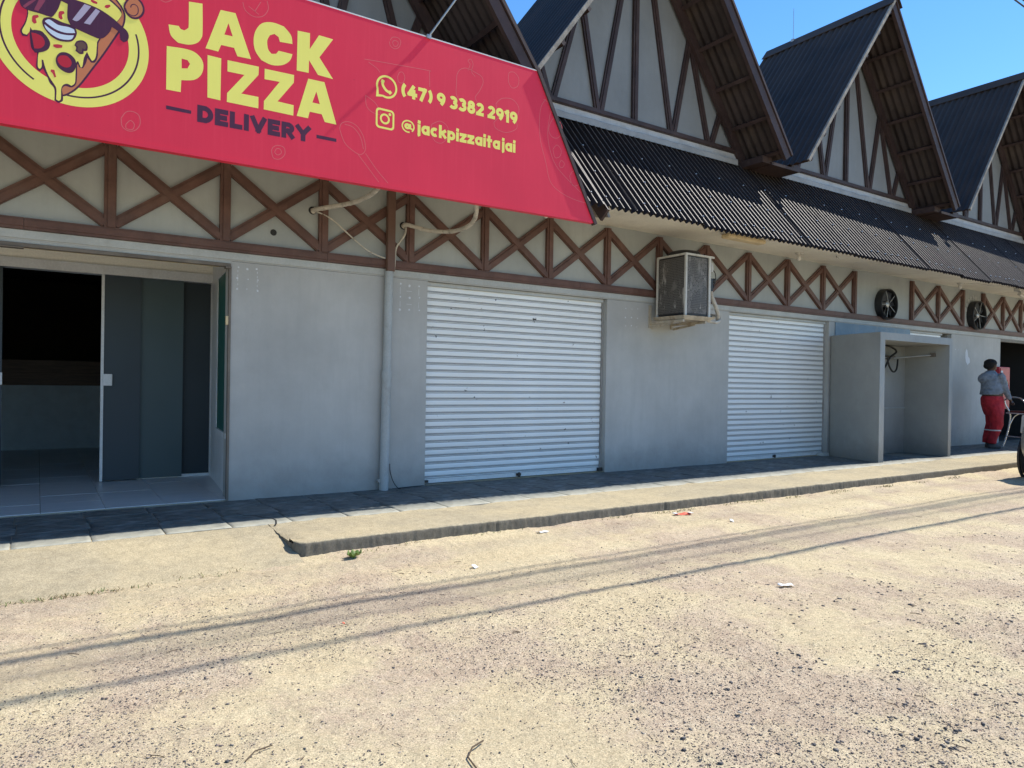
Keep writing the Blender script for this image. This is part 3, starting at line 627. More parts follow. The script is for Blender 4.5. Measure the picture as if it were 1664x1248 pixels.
# ================================================================== BUILDING
B = empty('shop_building', (8, YW, 0), 'long grey half-timbered row of shops with steep dark gables and a corrugated awning', 'building')
def wall_box(x0, x1, z0, z1, y0=YW, y1=YW + .2, mat='wall_paint', name='wall'):
    return obj(name, MB().box(x0, x1, y0, y1, z0, z1), mat, B)
wall_box(1.43, 3.39, -0.1, 2.15); wall_box(5.87, 8.15, -0.1, 2.15); wall_box(10.56, 13.03, -0.1, 2.15)
wall_box(14.56, 16.63, -0.1, 2.15); wall_box(19.6, XE, -0.1, 2.15); wall_box(X0, -2.4, -0.1, 2.15)
wall_box(X0, XE, 2.153, 2.24)
wall_box(X0, XE, 2.243, 3.18, mat='band_paint'); wall_box(X0, XE, 3.183, 4.37, mat='band_paint')
obj('lintel_band', MB().box(X0, XE, YW - .012, YW - .001, 2.165, 2.228), 'lintel_paint', B)
obj('blue_lintel', MB().box(10.72, 13.02, YW - .014, YW - .001, 1.93, 2.150), 'blue_paint', B, label='faded blue painted strip of wall above the niche')
# shutter jambs (reveals)
for xa, xb in ((3.39, 5.87), (8.15, 10.56), (13.03, 14.56)):
    for x in (xa, xb):
        s_ = 1 if x == xa else -1
        obj('guide_rail', MB().box(min(x, x + s_ * .022), max(x, x + s_ * .022), YW + .065, YW + .125, 0, 2.14), 'aluminium_grey', B)
# roller shutters with separate slats
NS = 27
def slat_mesh(w, h):
    pr = [(0.000, 0.0), (-.006, .0005), (-.007, h * .10), (0.0015, h * .11), (0.0015, h * .17), (-.007, h * .18), (-.007, h * .235), (0.0015, h * .245), (0.0015, h * .295), (-.009, h * .31), (-.011, h * .45), (-.012, h * .62), (-.0115, h * .80), (-.0095, h * .94), (0.0, h * .95), (0.002, h * .999), (0.006, h * .999), (0.006, 0)]
    vs = [(0, y, z) for y, z in pr] + [(w, y, z) for y, z in pr]; m = len(pr)
    mb = MB().add(vs, [(i, i + m, (i + 1) % m + m, (i + 1) % m) for i in range(m)][::1] + [tuple(range(m)), tuple(range(2 * m - 1, m - 1, -1))])
    for i in range(m):
        if i in (2, 3, 4, 6, 7, 8, 13, 14): mb.mi[i] = 1
    me = mb.mesh('slat', ['shutter_white', 'shutter_groove'], 35)
    me.flip_normals()
    return me
def shutter(xa, xb, zb, label, z_from=0):
    p = obj('roller_shutter', MB().box(xa, xb, YW + .10, YW + .108, zb + .02, 2.14), 'aluminium_grey', B, label=label)
    h = (2.115 - zb - .05) / NS; me = slat_mesh(xb - xa - .012, h)
    for i in range(NS):
        z = zb + .05 + i * h
        if z < z_from: continue
        o = link('slat', me, p); o.location = (xa + .006 + random.uniform(-.003, .003), YW + .088 + random.uniform(-.0015, .0015), z); o.rotation_euler = (random.uniform(-.02, .02), 0, 0)
    obj('bottom_bar', MB().box(xa + .004, xb - .004, YW + .068, YW + .10, zb, zb + .045), 'aluminium_white', p)
    obj('head_strip', MB().box(xa, xb, YW + .045, YW + .10, 2.112, 2.149), 'lintel_paint', p)
    return p
s1 = shutter(3.412, 5.848, 0.02, 'wide white roller shutter with chipped paint, nearer of the two')
s2 = shutter(8.172, 10.538, 0.015, 'white roller shutter beside the niche')
s3 = shutter(13.052, 14.30, 0.0, 'sliver of a white roller shutter above the niche', 1.7)
for p, x0_ in ((s1, 4.62), (s2, 9.3)):
    mb = MB().box(x0_ - .03, x0_ + .03, YW + .05, YW + .068, .03, .06).box(x0_ - .012, x0_ + .012, YW + .042, YW + .05, .02, .07)
    obj('lock', mb, 'black_plastic', p)
mb = MB().box(5.80, 5.86, YW + .03, YW + .07, .02, .06).box(3.40, 3.45, YW + .03, YW + .07, .03, .055); obj('lock', mb, 'black_plastic', s1)
obj('threshold', MB().box(3.39, 5.87, YW + .0, YW + .14, -.02, .012), 'kerb_concrete', B)
obj('threshold', MB().box(8.15, 10.56, YW + .0, YW + .14, -.02, .010), 'kerb_concrete', B)
obj('shutter_step', MB().box(10.36, 10.54, YW - .06, YW + .05, 0, .05), 'lintel_paint', B, bevel=.01)

# ---- half-timbered band
def timber(p, q, w, d, name='timber_brace', mat='timber_brown', y=YW, parent=B, strip=True, nrm=(0, -1, 0)):
    mb = MB()
    mb.bar((p[0], y + .004, p[1]), (q[0], y + .004, q[1]), w, d + .004, nrm)
    if strip:
        mb.bar((p[0], y - d + .001, p[1]), (q[0], y - d + .001, q[1]), w * .62, .0125, nrm, off=w * .10)
    return obj(name, mb, mat, parent)
ZB0, ZB1, ZT = 2.232, 2.322, 3.02
bx = X0
for L in (2.2, 2.7, 2.4, 3.1, 2.9, 2.6, 3.0, 2.8, 3.1, 2.9, 2.7, 2.9):
    if bx >= XE: break
    obj('timber_beam', MB().box(bx + .0015, min(XE, bx + L) - .0015, YW - .036, YW + .002, ZB0, ZB1).box(bx + .0015, min(XE, bx + L) - .0015, YW - .048, YW - .0355, ZB0 + .022, ZB1 - .018), 'timber_brown', B)
    bx += L
PW = .088
spans = [[-3.14, -2.24, -1.33, -.42, .48, 1.37, 2.26, 3.17, 4.07, 4.95, 5.84, 6.73, 7.63, 8.52, 9.43, 10.34, 11.22], [13.04, 13.98, 14.93], [15.78, 16.66, 17.5, 18.4, 19.3, 20.2, 21.1, 22, 22.9, 23.8]]
for sp in spans:
    for i, x in enumerate(sp):
        timber((x, ZB1), (x, ZT), PW, .040, 'timber_post')
        if i + 1 < len(sp):
            a = x + PW * .35; b = sp[i + 1] - PW * .35
            j = lambda: random.uniform(-.008, .008)
            timber((a, ZB1 + .035), (b, ZT - .05 + j()), PW, .026)
            timber((a, ZT - .05 + j()), (b, ZB1 + .035), PW, .030)
# soffit
obj('soffit', MB().box(X0, XE, 5.765, YW - .001, 3.060, 3.075), 'soffit_paint', B)

# ---- awning
def corrugated(name, x0, width, pitch, amp, P, Q, mat, parent, thick=.006, wave_axis=(1, 0, 0), seg=8, under=None, sag=0.0, end_j=0.0, nl=3, crest=None):
    # P,Q: start and end of the sheet's run (perpendicular to wave_axis), at x0 along the axis
    wa = Vector(wave_axis); P = Vector(P); Q = Vector(Q); d = (Q - P); L = d.length; d.normalize(); n = wa.cross(d).normalized()
    if n.z < 0: n = -n
    nw = max(2, int(round(width / pitch * seg)))
    vs = []
    for side in (0, 1):
        for j in range(nl):
            f = j / (nl - 1)
            for i in range(nw + 1):
                s = width * i / nw
                h = amp * math.cos(2 * math.pi * (x0 + s) / pitch)
                e = end_j + (.010 * noise.noise(Vector(((x0 + s) * 9, 3, 1))) + .006 * noise.noise(Vector(((x0 + s) * 31, 3, 1))) if end_j else 0) if j == 0 else 0
                vs.append(P + wa * (x0 + s) + d * (L * f - e) + n * (h - side * thick - sag * math.sin(math.pi * f)))
    M = nw + 1; fs = []; mi = []
    off = nl * M
    for j in range(nl - 1):
        for i in range(nw):
            a = j * M + i
            fs.append((a, a + 1, a + 1 + M, a + M)); mi.append(2 if crest and (i % seg in (0, seg - 1)) else 0)
            b = off + a
            fs.append((b, b + M, b + M + 1, b + 1)); mi.append(1)
    for i in range(nw):
        fs.append((i, off + i, off + i + 1, i + 1)); mi.append(0)
        a = (nl - 1) * M + i; fs.append((a, a + 1, off + a + 1, off + a)); mi.append(0)
    for j in range(nl - 1):
        a = j * M; fs.append((a, a + M, off + a + M, off + a)); mi.append(0)
        a = j * M + nw; fs.append((a, off + a, off + a + M, a + M)); mi.append(0)
    mb = MB(); mb.v = [tuple(v) for v in vs]; mb.f = fs; mb.mi = mi
    return obj(name, mb, [mat, under or mat] + ([crest] if crest else []), parent, smooth=50)
AE = Vector((0, 5.565, 2.905)); AT = Vector((0, 6.66, 4.20))
awn = obj('awning', MB().box(X0, XE, 5.715, 5.763, 2.99, 3.045).box(X0, XE, 6.14, 6.18, 3.42, 3.47).box(X0, XE, 6.54, 6.58, 3.89, 3.94), 'timber_dark', B)
ad = (AT - AE).normalized(); an = Vector((0, -ad.z, ad.y))
pitch = .092; sw = pitch * 11
x = -53 * pitch; scr = MB()
while x < XE - 1.2:
    dz = random.uniform(-.003, .003)
    p0 = AE + an * (.012 + dz); p1 = AT + an * (.012 + dz)
    corrugated('roof_sheet', x, sw + .01, pitch, .024, p0, p1, 'awning_sheet', awn, end_j=random.uniform(-.022, .018), seg=12, crest='awning_crest_glint')
    x += sw
k = 0; x = math.ceil(-4.9 / pitch) * pitch
while x < XE - 1.2:
    for (m_, t_, c_) in ((2, .16, 0), (4, .62, 1), (5, 1.12, 2)):
        if (k + c_) % m_ == 0 and random.random() > .08:
            tj = t_ + random.uniform(-.02, .02)
            p = AE + ad * tj + an * .037 + Vector((x, 0, 0))
            scr.ball(p + an * .004, .0075, 6, 4); scr.lathe([(.001, -.004), (.013, -.002), (.012, .002), (.001, .004)], p, 'Z', 6)
    x += pitch; k += 1
stuff(obj('roof_screws', scr, 'screw_metal', awn))
# awning end board
mb = MB().bar((4.86, 5.60, 2.84), (4.86, 6.66, 4.11), .15, .03, (-1, 0, 0))
obj('end_board', mb, 'timber_dark', awn)
mb = MB().add([(4.87, 5.58, 2.82), (4.87, 5.80, 2.86), (4.87, 6.0, 3.10), (4.87, 5.66, 3.0), (4.90, 5.58, 2.82), (4.90, 5.80, 2.86), (4.90, 6.0, 3.10), (4.90, 5.66, 3.0)], [(0, 1, 2, 3), (7, 6, 5, 4), (0, 4, 5, 1), (1, 5, 6, 2), (2, 6, 7, 3), (3, 7, 4, 0)])
obj('splintered_board', mb, 'timber_weathered', awn)

# ---- gables
HALF, ZA, ZE = 2.13, 7.08, 4.215
SL = HALF / (ZA - ZE)
def rake_x(c, z, s): return c + s * (ZA - z) * SL
def gable(c, yf, yb=8.3, ext=0.0):
    roofg = obj('gable_roof', MB().box(c - .04, c + .04, yf + .05, yb - .05, ZA - .16, ZA - .03), 'timber_dark', B)
    g_in = YW
    for s in (-1, 1):
        ex = ext if s > 0 else 0.0
        ed = Vector((c + s * (HALF + ex * SL), 0, ZE - ex)); ap = Vector((c, 0, ZA)); d = (ap - ed).normalized(); n = Vector((s * d.z, 0, abs(d.x))).normalized()
        if n.z < 0: n = -n
        # sheets
        pit = .118; y = yf; sw_ = pit * 8; k = 0
        while y < yb - .05:
            w = min(sw_ + .02, yb - y); lift = .006 * (k % 2)
            corrugated('roof_sheet', y, w, pit, .012, ed + n * (.035 + lift), ap + n * (.035 + lift), 'roof_sheet_dark', roofg, wave_axis=(0, 1, 0), under='roof_underside', seg=8, end_j=random.uniform(-.01, .02))
            y += sw_; k += 1
        # purlins under the overhang and beyond
        for f in (.03, .17, .33, .49, .65, .80, .94):
            p = ed.lerp(ap, f) - n * .015
            mb = MB().bar((p.x, yf + .03, p.z), (p.x, yb - .05, p.z), .05, .045, -n)
            obj('purlin', mb, 'timber_dark' if s > 0 else 'timber_dark', roofg)
        # barge rafter at the front edge and wall rafter
        a = ed - n * .07; b = ap - n * .07
        mb = MB().bar((a.x, yf + .012, a.z), (b.x, yf + .012, b.z), .11, .05, (0, 1, 0))
        if s > 0: obj('barge_board', mb, 'timber_dark', roofg)
        mb = MB().bar((a.x + n.x * .085, yf - .004, a.z + n.z * .085), (b.x + n.x * .085, yf - .004, b.z + n.z * .085), .045 if s < 0 else .03, .03, (0, 1, 0))
        obj('barge_strip', mb, 'timber_weathered' if s < 0 else 'timber_dark', roofg)
        mb = MB().bar((a.x, YW - .09, a.z), (b.x, YW - .09, b.z), .12, .055, (0, 1, 0))
        obj('rafter', mb, 'timber_dark', roofg)
        # eaves end block
        mb = MB().box(*(sorted((ed.x - s * .02, ed.x - s * .22))), yf + .30, YW, ZE - .05, ZE + .04)
        obj('eaves_board', mb, 'timber_dark', roofg)
    # ridge cap
    mb = MB()
    for s in (-1, 1):
        d = Vector((s * SL, 0, -1)).normalized()
        n = Vector((s * abs(d.z), 0, abs(d.x)))
        p = Vector((c, 0, ZA + .085)); q = p + d * .22
        mb.hexa([(p.x, yf - .03, p.z), (p.x, yb, p.z), (q.x, yb, q.z), (q.x, yf - .03, q.z)], [(p.x, yf - .03, p.z + .01), (p.x, yb, p.z + .01), (q.x + n.x * .01, yb, q.z + .008), (q.x + n.x * .01, yf - .03, q.z + .008)])
    obj('ridge_cap', mb, 'roof_sheet_dark', roofg)
    # gable wall
    zb = 4.372; hw = (ZA - zb) * SL - .05; zt = ZA - .06
    mb = MB(); tri = [(c - hw, zb), (c + hw, zb), (c, zt)]
    mb.add([(x, YW, z) for x, z in tri] + [(x, YW + .15, z) for x, z in tri], [(0, 1, 2), (5, 4, 3), (0, 3, 4, 1), (1, 4, 5, 2), (2, 5, 3, 0)])
    gw = obj('gable_wall', mb, 'gable_paint', B)
    mb = MB(); mb.add([(x, yb - .2, z) for x, z in tri] + [(x, yb - .1, z) for x, z in tri], [(0, 1, 2), (5, 4, 3), (0, 3, 4, 1), (1, 4, 5, 2), (2, 5, 3, 0)])
    obj('rear_gable_wall', mb, 'gable_paint', B)
    obj('timber_beam', MB().box(c - HALF + .10, c + HALF - .10, YW - .05, YW - .001, 4.375, 4.44).box(c - HALF + .1, c + HALF - .1, YW - .062, YW - .0495, 4.385, 4.42), 'timber_dark', gw)
    def fan(x0, x1, z1, d):
        # run a timber from the base node until the roof
        timber((c + x0, 4.44), (c + x1, z1), .085, d, 'timber_stud', 'timber_dark', parent=gw)
    fan(-.05, -.05, 6.95, .040)
    for s in (-1, 1):
        fan(s * .60, s * .17, 6.55, .026); fan(s * .66, s * .93, 5.72, .030)
        fan(s * 1.32, s * .95, 5.70, .026); fan(s * 1.40, s * 1.56, 4.88, .030)
    # plaster ledge and flashing
    xl, xr = c - HALF + .16, c + HALF - .28
    obj('plaster_ledge', MB().box(xl - .1, xr + .1, YW - .03, YW - .001, 4.30, 4.372), 'plaster_pale', gw)
    n = 60; mb = MB(); vs = []
    for i in range(n + 1):
        x = xl + (xr - xl) * i / n; w = .012 * noise.noise(Vector((x * 3, 0, 0)))
        vs += [(x, YW - .025, 4.302 + w * .3), (x, YW - .10, 4.272 + w), (x, YW - .105, 4.262 + w), (x, YW - .11, 4.185), (x, YW - .135, 4.178)]
    fs = []; mis = []
    for i in range(n):
        for k in range(4):
            a = i * 5 + k; fs.append((a, a + 1, a + 6, a + 5)); mis.append(1 if k == 0 else 0)
    mb.v = vs; mb.f = fs; mb.mi = mis
    obj('flashing', mb, ['flashing_metal', 'flashing_skylit'], gw)
    return roofg
C0, PER = 6.30, 4.66
gable(C0 - PER + .06, 5.57, ext=.22)
for k in range(0, 5): gable(C0 + PER * k, 5.95)
for k in range(0, 6):
    cx = C0 - PER / 2 + PER * k
    obj('valley_gutter', MB().box(cx - .25, cx + .25, 6.22, 8.1, 4.15, 4.19), 'timber_dark', B)  # gutter stretched forward to block sun in the gap between roofs
# main roof slab behind the gables
obj('flat_roof', MB().box(X0, XE, YW + .16, 16.0, 4.0, 4.15), 'flashing_metal', B)
obj('rear_wall', MB().box(X0, XE, 16.0, 16.2, -.1, 4.15), 'wall_paint', B)
obj('side_wall', MB().box(X0 - .2, X0 - .002, YW, 16.2, -.1, 4.15), 'wall_paint', B)
obj('side_wall', MB().box(XE + .002, XE + .2, YW, 16.2, -.1, 4.15), 'wall_paint', B)

# ---- open shop on the left
FZ = .02
floor = link('shop_floor', MB().box(-3.0, 4.0, YW + .002, 14.0, -.12, FZ - .006).mesh('shop_floor', 'grout')); struct(floor)
floor['label'] = 'pale ceramic tile floor of the open shop'
h = TS / 2 - .0022
tm = MB().add([(-h, -h, 0), (h, -h, 0), (h, h, 0), (-h, h, 0), (-h, -h, -.01), (h, -h, -.01), (h, h, -.01), (-h, h, -.01)], [(0, 1, 2, 3), (0, 4, 5, 1), (1, 5, 6, 2), (2, 6, 7, 3), (3, 7, 4, 0)]).mesh('tile', 'ceramic_tile')
for i in range(-4, 4):
    for j in range(13):
        x = .03 + TS * i - TS / 2 + TS; y = YW + .002 + TS * (j + .5)
        if x > 1.7: continue
        o = link('tile', tm, floor); o.location = (x, y, FZ + random.uniform(-.0008, .0008)); o.rotation_euler = (random.uniform(-.001, .001), random.uniform(-.001, .001), 0)
sx_ = lambda y: 1.435 + (y - YW) * .165 / 1.72
mb = MB().hexa([(1.435, YW + .0, -.1), (1.60, 8.44, -.1), (1.80, 8.44, -.1), (1.64, YW + .205, -.1)], [(1.435, YW + .0, 2.152), (1.60, 8.44, 2.152), (1.80, 8.44, 2.152), (1.64, YW + .205, 2.152)])
mb.hexa([(sx_(YW + .201), YW + .201, 2.1525), (1.60, 8.44, 2.1525), (1.80, 8.44, 2.1525), (1.64, YW + .205, 2.1525)], [(sx_(YW + .201), YW + .201, 2.449), (1.60, 8.44, 2.449), (1.80, 8.44, 2.449), (1.64, YW + .205, 2.449)])
obj('recess_wall', mb, 'aluminium_white', B)
obj('recess_ceiling', MB().box(-2.6, 1.8, YW + .201, 8.52, 2.45, 2.48), 'cream_paint', B)
obj('transom', MB().box(-2.6, 1.62, 8.40, 8.45, 2.2355, 2.4495), 'cream_paint', B)
obj('recess_head', MB().box(-2.6, 1.43, YW + .001, YW + .20, 2.13, 2.1525), 'lintel_paint', B)
obj('shutter_rail', MB().box(-2.6, 1.43, YW - .015, YW + .035, 2.098, 2.129).box(-2.6, -.1, YW - .03, YW + .04, 2.085, 2.097).box(1.38, 1.43, YW - .03, YW + .03, 2.08, 2.10), 'rail_bronze', B, bevel=.004)
obj('shutter_box_edge', MB().box(-2.6, 1.36, YW + .04, YW + .11, 2.105, 2.13), 'lamp_yellowed', B)
mb = MB().box(1.414, 1.434, YW - .012, YW + .03, 0.0, 2.10)
obj('guide_rail', mb, 'rail_bronze', B)
obj('switch_box', MB().box(1.392, 1.4135, YW - .010, YW + .02, 1.58, 1.66), 'lamp_yellowed', B, bevel=.004)
# side window of the recess
sx = lambda y: 1.435 + (y - YW) * .165 / 1.72
def sbox(mb, y0, y1, z0, z1, a, b):
    return mb.hexa([(sx(y0) - a, y0, z0), (sx(y0) - b, y0, z0), (sx(y1) - b, y1, z0), (sx(y1) - a, y1, z0)], [(sx(y0) - a, y0, z1), (sx(y0) - b, y0, z1), (sx(y1) - b, y1, z1), (sx(y1) - a, y1, z1)])
mb = MB(); sbox(mb, 7.70, 7.80, .55, 2.15, .014, -.002); sbox(mb, 6.82, 7.699, .55, .60, .022, -.002); sbox(mb, 6.82, 7.699, 2.10, 2.15, .014, -.002)
win = obj('side_window', mb, 'aluminium_white', B)
mb = MB(); sbox(mb, 6.82, 7.698, .601, 2.099, .006, -.001); obj('pane', mb, 'window_glass', win)
# glass door assembly
df = obj('door_frame', MB().box(-2.6, 1.60, 8.36, 8.50, 2.14, 2.234).box(1.592, 1.640, 8.40, 8.48, FZ, 2.139).box(.885, 1.591, 8.435, 8.475, FZ, FZ + .03), 'aluminium_white', B)
def leaf(x0, x1, y, mat, stile=None, handle=None, label=None):
    lf = obj('glass_door', MB().box(x0, x1, y, y + .008, FZ + .012, 2.138), mat, B, label=label)
    if stile is not None: obj('stile', MB().box(stile, stile + .026, y - .014, y + .018, FZ + .008, 2.1385), 'aluminium_white', lf)
    if handle is not None:
        obj('handle', MB().box(handle, handle + .085, y - .028, y - .0145, 1.005, 1.125), 'aluminium_white', lf, bevel=.006)
    return lf
leaf(.545, .895, 8.375, 'door_glass', .535, .553)
leaf(.88, 1.31, 8.405, 'door_glass_overlap')
leaf(1.295, 1.595, 8.452, 'door_glass_dark')
l4 = leaf(-1.6, -.285, 8.375, 'door_glass', None, -.365)
obj('lock', MB().lathe([(.001, 0), (.013, 0), (.013, -.004), (.001, -.004)], (-.315, 8.344, 1.065), 'Y', 12), 'rail_bronze', l4)
# interior
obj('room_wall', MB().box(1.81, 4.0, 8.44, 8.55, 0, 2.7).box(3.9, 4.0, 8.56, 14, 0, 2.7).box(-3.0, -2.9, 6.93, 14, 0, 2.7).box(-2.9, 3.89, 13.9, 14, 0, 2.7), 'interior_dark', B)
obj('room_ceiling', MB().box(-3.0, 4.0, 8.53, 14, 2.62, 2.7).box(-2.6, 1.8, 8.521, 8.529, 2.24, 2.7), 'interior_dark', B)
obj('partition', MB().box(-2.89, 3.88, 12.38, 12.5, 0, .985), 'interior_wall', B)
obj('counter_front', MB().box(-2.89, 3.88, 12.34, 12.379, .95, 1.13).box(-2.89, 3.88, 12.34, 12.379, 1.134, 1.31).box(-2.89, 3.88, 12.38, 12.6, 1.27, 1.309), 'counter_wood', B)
# ---- dark garage opening on the right
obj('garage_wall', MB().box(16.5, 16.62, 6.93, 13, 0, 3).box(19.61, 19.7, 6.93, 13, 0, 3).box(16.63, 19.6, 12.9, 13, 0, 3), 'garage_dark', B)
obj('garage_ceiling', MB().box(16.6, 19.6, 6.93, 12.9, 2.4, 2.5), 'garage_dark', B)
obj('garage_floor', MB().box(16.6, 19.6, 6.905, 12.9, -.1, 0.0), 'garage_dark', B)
obj('garage_rail', MB().box(16.63, 19.6, YW + .01, YW + .1, 2.10, 2.15), 'rail_bronze', B)

# painted patches left by removed signs, filler dots
def dots(cx, cz, dx, dz, nx_, nz_, skip=(), r=.008):
    mb = MB()
    for i in range(nx_):
        for j in range(nz_):
            if (i, j) in skip: continue
            rr = r * random.uniform(.7, 1.4)
            n = 8; c = Vector((cx + dx * i + random.uniform(-.008, .008), YW - .0015, cz - dz * j + random.uniform(-.008, .008)))
            mb.add([c + Vector((rr * random.uniform(.7, 1.2) * math.cos(2 * math.pi * k / n), 0, rr * random.uniform(.7, 1.2) * math.sin(2 * math.pi * k / n))) for k in range(n)], [tuple(range(n))])
    return mb
mb = dots(1.49, 2.10, .085, .095, 3, 3)
for x in (1.49, 1.66):
    for k in range(5): mb.box(x - .002, x + .003, YW - .0014, YW - .0004, 1.90 + k * .04, 1.918 + k * .04)
stuff(obj('filler_spots', mb, 'patch_white', B))
mb = dots(3.08, 2.09, .105, .13, 3, 3, (), .011)
for x in (3.08, 3.29):
    mb.box(x - .002, x + .002, YW - .0014, YW - .0004, 1.99, 2.06).box(x - .002, x + .002, YW - .0014, YW - .0004, 1.86, 1.92)
mb.box(3.15, 3.21, YW - .0014, YW - .0004, 2.024, 2.028).box(3.15, 3.21, YW - .0014, YW - .0004, 1.89, 1.894)
stuff(obj('filler_spots', mb, 'patch_white', B))
stuff(obj('filler_spots', dots(6.18, 2.06, .10, .11, 3, 3, (), .009), 'patch_white', B))
stuff(obj('filler_spots', dots(14.72, 1.86, .13, .1, 2, 1, (), .014), 'patch_white', B))
mb = MB(); pts = [(15.16, 1.89), (15.20, 1.86), (15.24, 1.74), (15.30, 1.70), (15.31, 1.62), (15.26, 1.60), (15.22, 1.57), (15.19, 1.60), (15.15, 1.63), (15.12, 1.72), (15.12, 1.82)]
mb.add([(x, YW - .002, z) for x, z in pts], [tuple(range(len(pts)))]); obj('peeled_patch', mb, 'patch_white', B, label='white patch of peeled paint on the wall above the person')

# ================================================================== NICHE (masonry booth against the wall)
N = empty('masonry_booth', (11.4, 6.1, 0), 'open fronted grey masonry booth standing against the wall', 'booth')
def quadwall(name, pts, z0, z1, mat='niche_paint', parent=N):
    mb = MB().hexa([(x, y, z0) for x, y in pts], [(x, y, z1) for x, y in pts])
    return obj(name, mb, mat, parent)
yf = 5.72
quadwall('side_wall', [(10.28, yf), (10.41, yf), (10.72, YW - .016), (10.60, YW - .016)], 0, 1.8149)
quadwall('side_wall', [(12.34, yf), (12.43, yf), (12.56, YW - .016), (12.44, YW - .016)], 0, 1.815)
quadwall('back_wall', [(10.66, 6.47), (12.415, 6.47), (12.435, 6.60), (10.70, 6.60)], 0, 1.812)
quadwall('top_slab', [(10.28, yf), (12.43, yf), (12.56, YW - .016), (10.60, YW - .016)], 1.8152, 1.925)
obj('ledge', MB().box(10.70, 12.41, 6.452, 6.469, .755, .775), 'pvc_grey', N)
rl = obj('rail', MB().tube([(10.52, 6.40, 1.60), (11.9, 6.40, 1.60), (12.37, 5.98, 1.66)], .011, 8), 'galvanised', N, smooth=50)
obj('bracket', MB().box(11.75, 11.95, 6.39, 6.47, 1.585, 1.64).box(12.33, 12.385, 5.94, 6.02, 1.63, 1.69), 'rail_bronze', N)
hose = MB()
hose.tube(spline([(11.30, 6.40, 1.78), (11.55, 6.38, 1.81), (11.80, 6.36, 1.77), (11.88, 6.34, 1.70), (11.72, 6.36, 1.60), (11.62, 6.38, 1.45), (11.45, 6.38, 1.36), (11.28, 6.39, 1.42)], 6), .016, 7)
hose.tube(spline([(11.66, 6.37, 1.60), (11.70, 6.35, 1.45), (11.80, 6.34, 1.37), (11.90, 6.34, 1.42), (11.97, 6.36, 1.58)], 6), .014, 7)
h_ = obj('hose', hose, 'black_rubber', None, smooth=50)
tag(h_, 'black hose looped over the rail inside the masonry booth', 'hose')

# ================================================================== AIR CONDITIONER
A = empty('air_conditioner', (6.84, 6.4, 1.95), 'old outdoor air conditioner with dented dark mesh on wall brackets', 'air conditioner')
ax0, ax1, ay0, ay1, az0, az1 = 6.62, 7.07, 6.13, 6.62, 1.965, 2.72
obj('cabinet_body', MB().box(ax0 + .015, ax1 - .015, ay0 + .015, ay1 - .01, az0 + .01, az1 - .01), 'black_plastic', A)
def mesh_panel(p, q, nrm):
    # slightly dented grid panel
    P = []; nu, nv = 14, 16
    for j in range(nv + 1):
        row = []
        for i in range(nu + 1):
            u = i / nu; v = j / nv
            b = Vector(p).lerp(Vector(q), u); z = az0 + .03 + (az1 - az0 - .06) * v
            k = .012 * noise.noise(Vector((u * 3 + nrm[0] * 9, v * 3, 2)))
            row.append((b.x + nrm[0] * k, b.y + nrm[1] * k, z))
        P.append(row)
    return np.array(P)
o = link('mesh_panel', grid_mesh('mesh_panel', mesh_panel((ax0 + .006, ay1 - .02, 0), (ax0 + .006, ay0 + .03, 0), (-1, 0, 0)), 'ac_mesh'), A)
o = link('mesh_panel', grid_mesh('mesh_panel', mesh_panel((ax0 + .03, ay0 + .006, 0), (ax1 - .06, ay0 + .006, 0), (0, -1, 0)), 'ac_mesh'), A)
for x, y, w in ((ax0 - .003, ay0 - .003, .026), (ax0 - .003, ay1 - .018, .018), (ax1 - .034, ay0 - .003, .034)):
    mb = MB().box(x, x + w, y, y + .026, az0, az1)
    if w > .03:
        for k in range(7): mb.box(x + .012, x + .019, y - .002, y + .0, az0 + .05 + k * .105, az0 + .058 + k * .105)
    obj('corner_post', mb, 'ac_white', A)
obj('top_frame', MB().box(ax0 - .005, ax1 + .06, ay0 - .006, ay0 + .02, az1 - .012, az1 + .012).box(ax0 - .006, ax0 + .02, ay0 + .021, ay1, az1 - .012, az1 + .012).box(ax0 + .021, ax1 + .06, ay0 + .021, ay1, az1 - .010, az1 + .004), 'ac_white', A)
mb = MB().lathe([(.001, .085), (.11, .082), (.19, .06), (.215, .03), (.215, .0), (.001, .0)], ((ax0 + ax1) / 2 + .0, (ay0 + ay1) / 2, az1 + .005), 'Z', 24)
obj('fan_guard', mb, 'black_plastic', A, smooth=40)
obj('side_panel', MB().box(ax1 - .012, ax1, ay0 + .03, ay1 - .01, az0, az1 - .013), 'ac_white', A)
mb = MB().hexa([(ax0 - .02, ay0 - .0, az0 - .055), (ax1 + .0, ay0 - .0, az0 - .055), (ax1 + .0, ay1, az0 - .045), (ax0 - .02, ay1, az0 - .045)], [(ax0 - .05, ay0 - .03, az0 - .003), (ax1 + .07, ay0 - .04, az0 - .003), (ax1 + .05, ay1 + .02, az0 - .003), (ax0 - .05, ay1 + .02, az0 - .003)])
for k in range(4): mb.box(ax0 + .12 + k * .09, ax0 + .128 + k * .09, ay0 - .045, ay0 - .034, az0 - .035, az0 - .027)
obj('base_pan', mb, 'ac_pan', A, bevel=.004)
for xb in (6.58, 6.98):
    mb = MB()
    mb.box(xb, xb + .03, ay0 + .0, YW, az0 - .085, az0 - .056).box(xb - .004, xb + .034, YW - .02, YW, az0 - .13, az0 + .16)
    mb.bar((xb + .015, YW - .03, az0 - .13), (xb + .015, ay0 + .18, az0 - .085), .03, .012, (1, 0, 0))
    obj('wall_bracket', mb, 'ac_pan', A)
mb = MB().tube(spline([(7.13, 6.22, 2.44), (7.20, 6.25, 2.36), (7.26, 6.28, 2.27), (7.36, 6.29, 2.13), (7.43, 6.31, 2.03), (7.47, 6.35, 1.97)], 5), .028, 9)
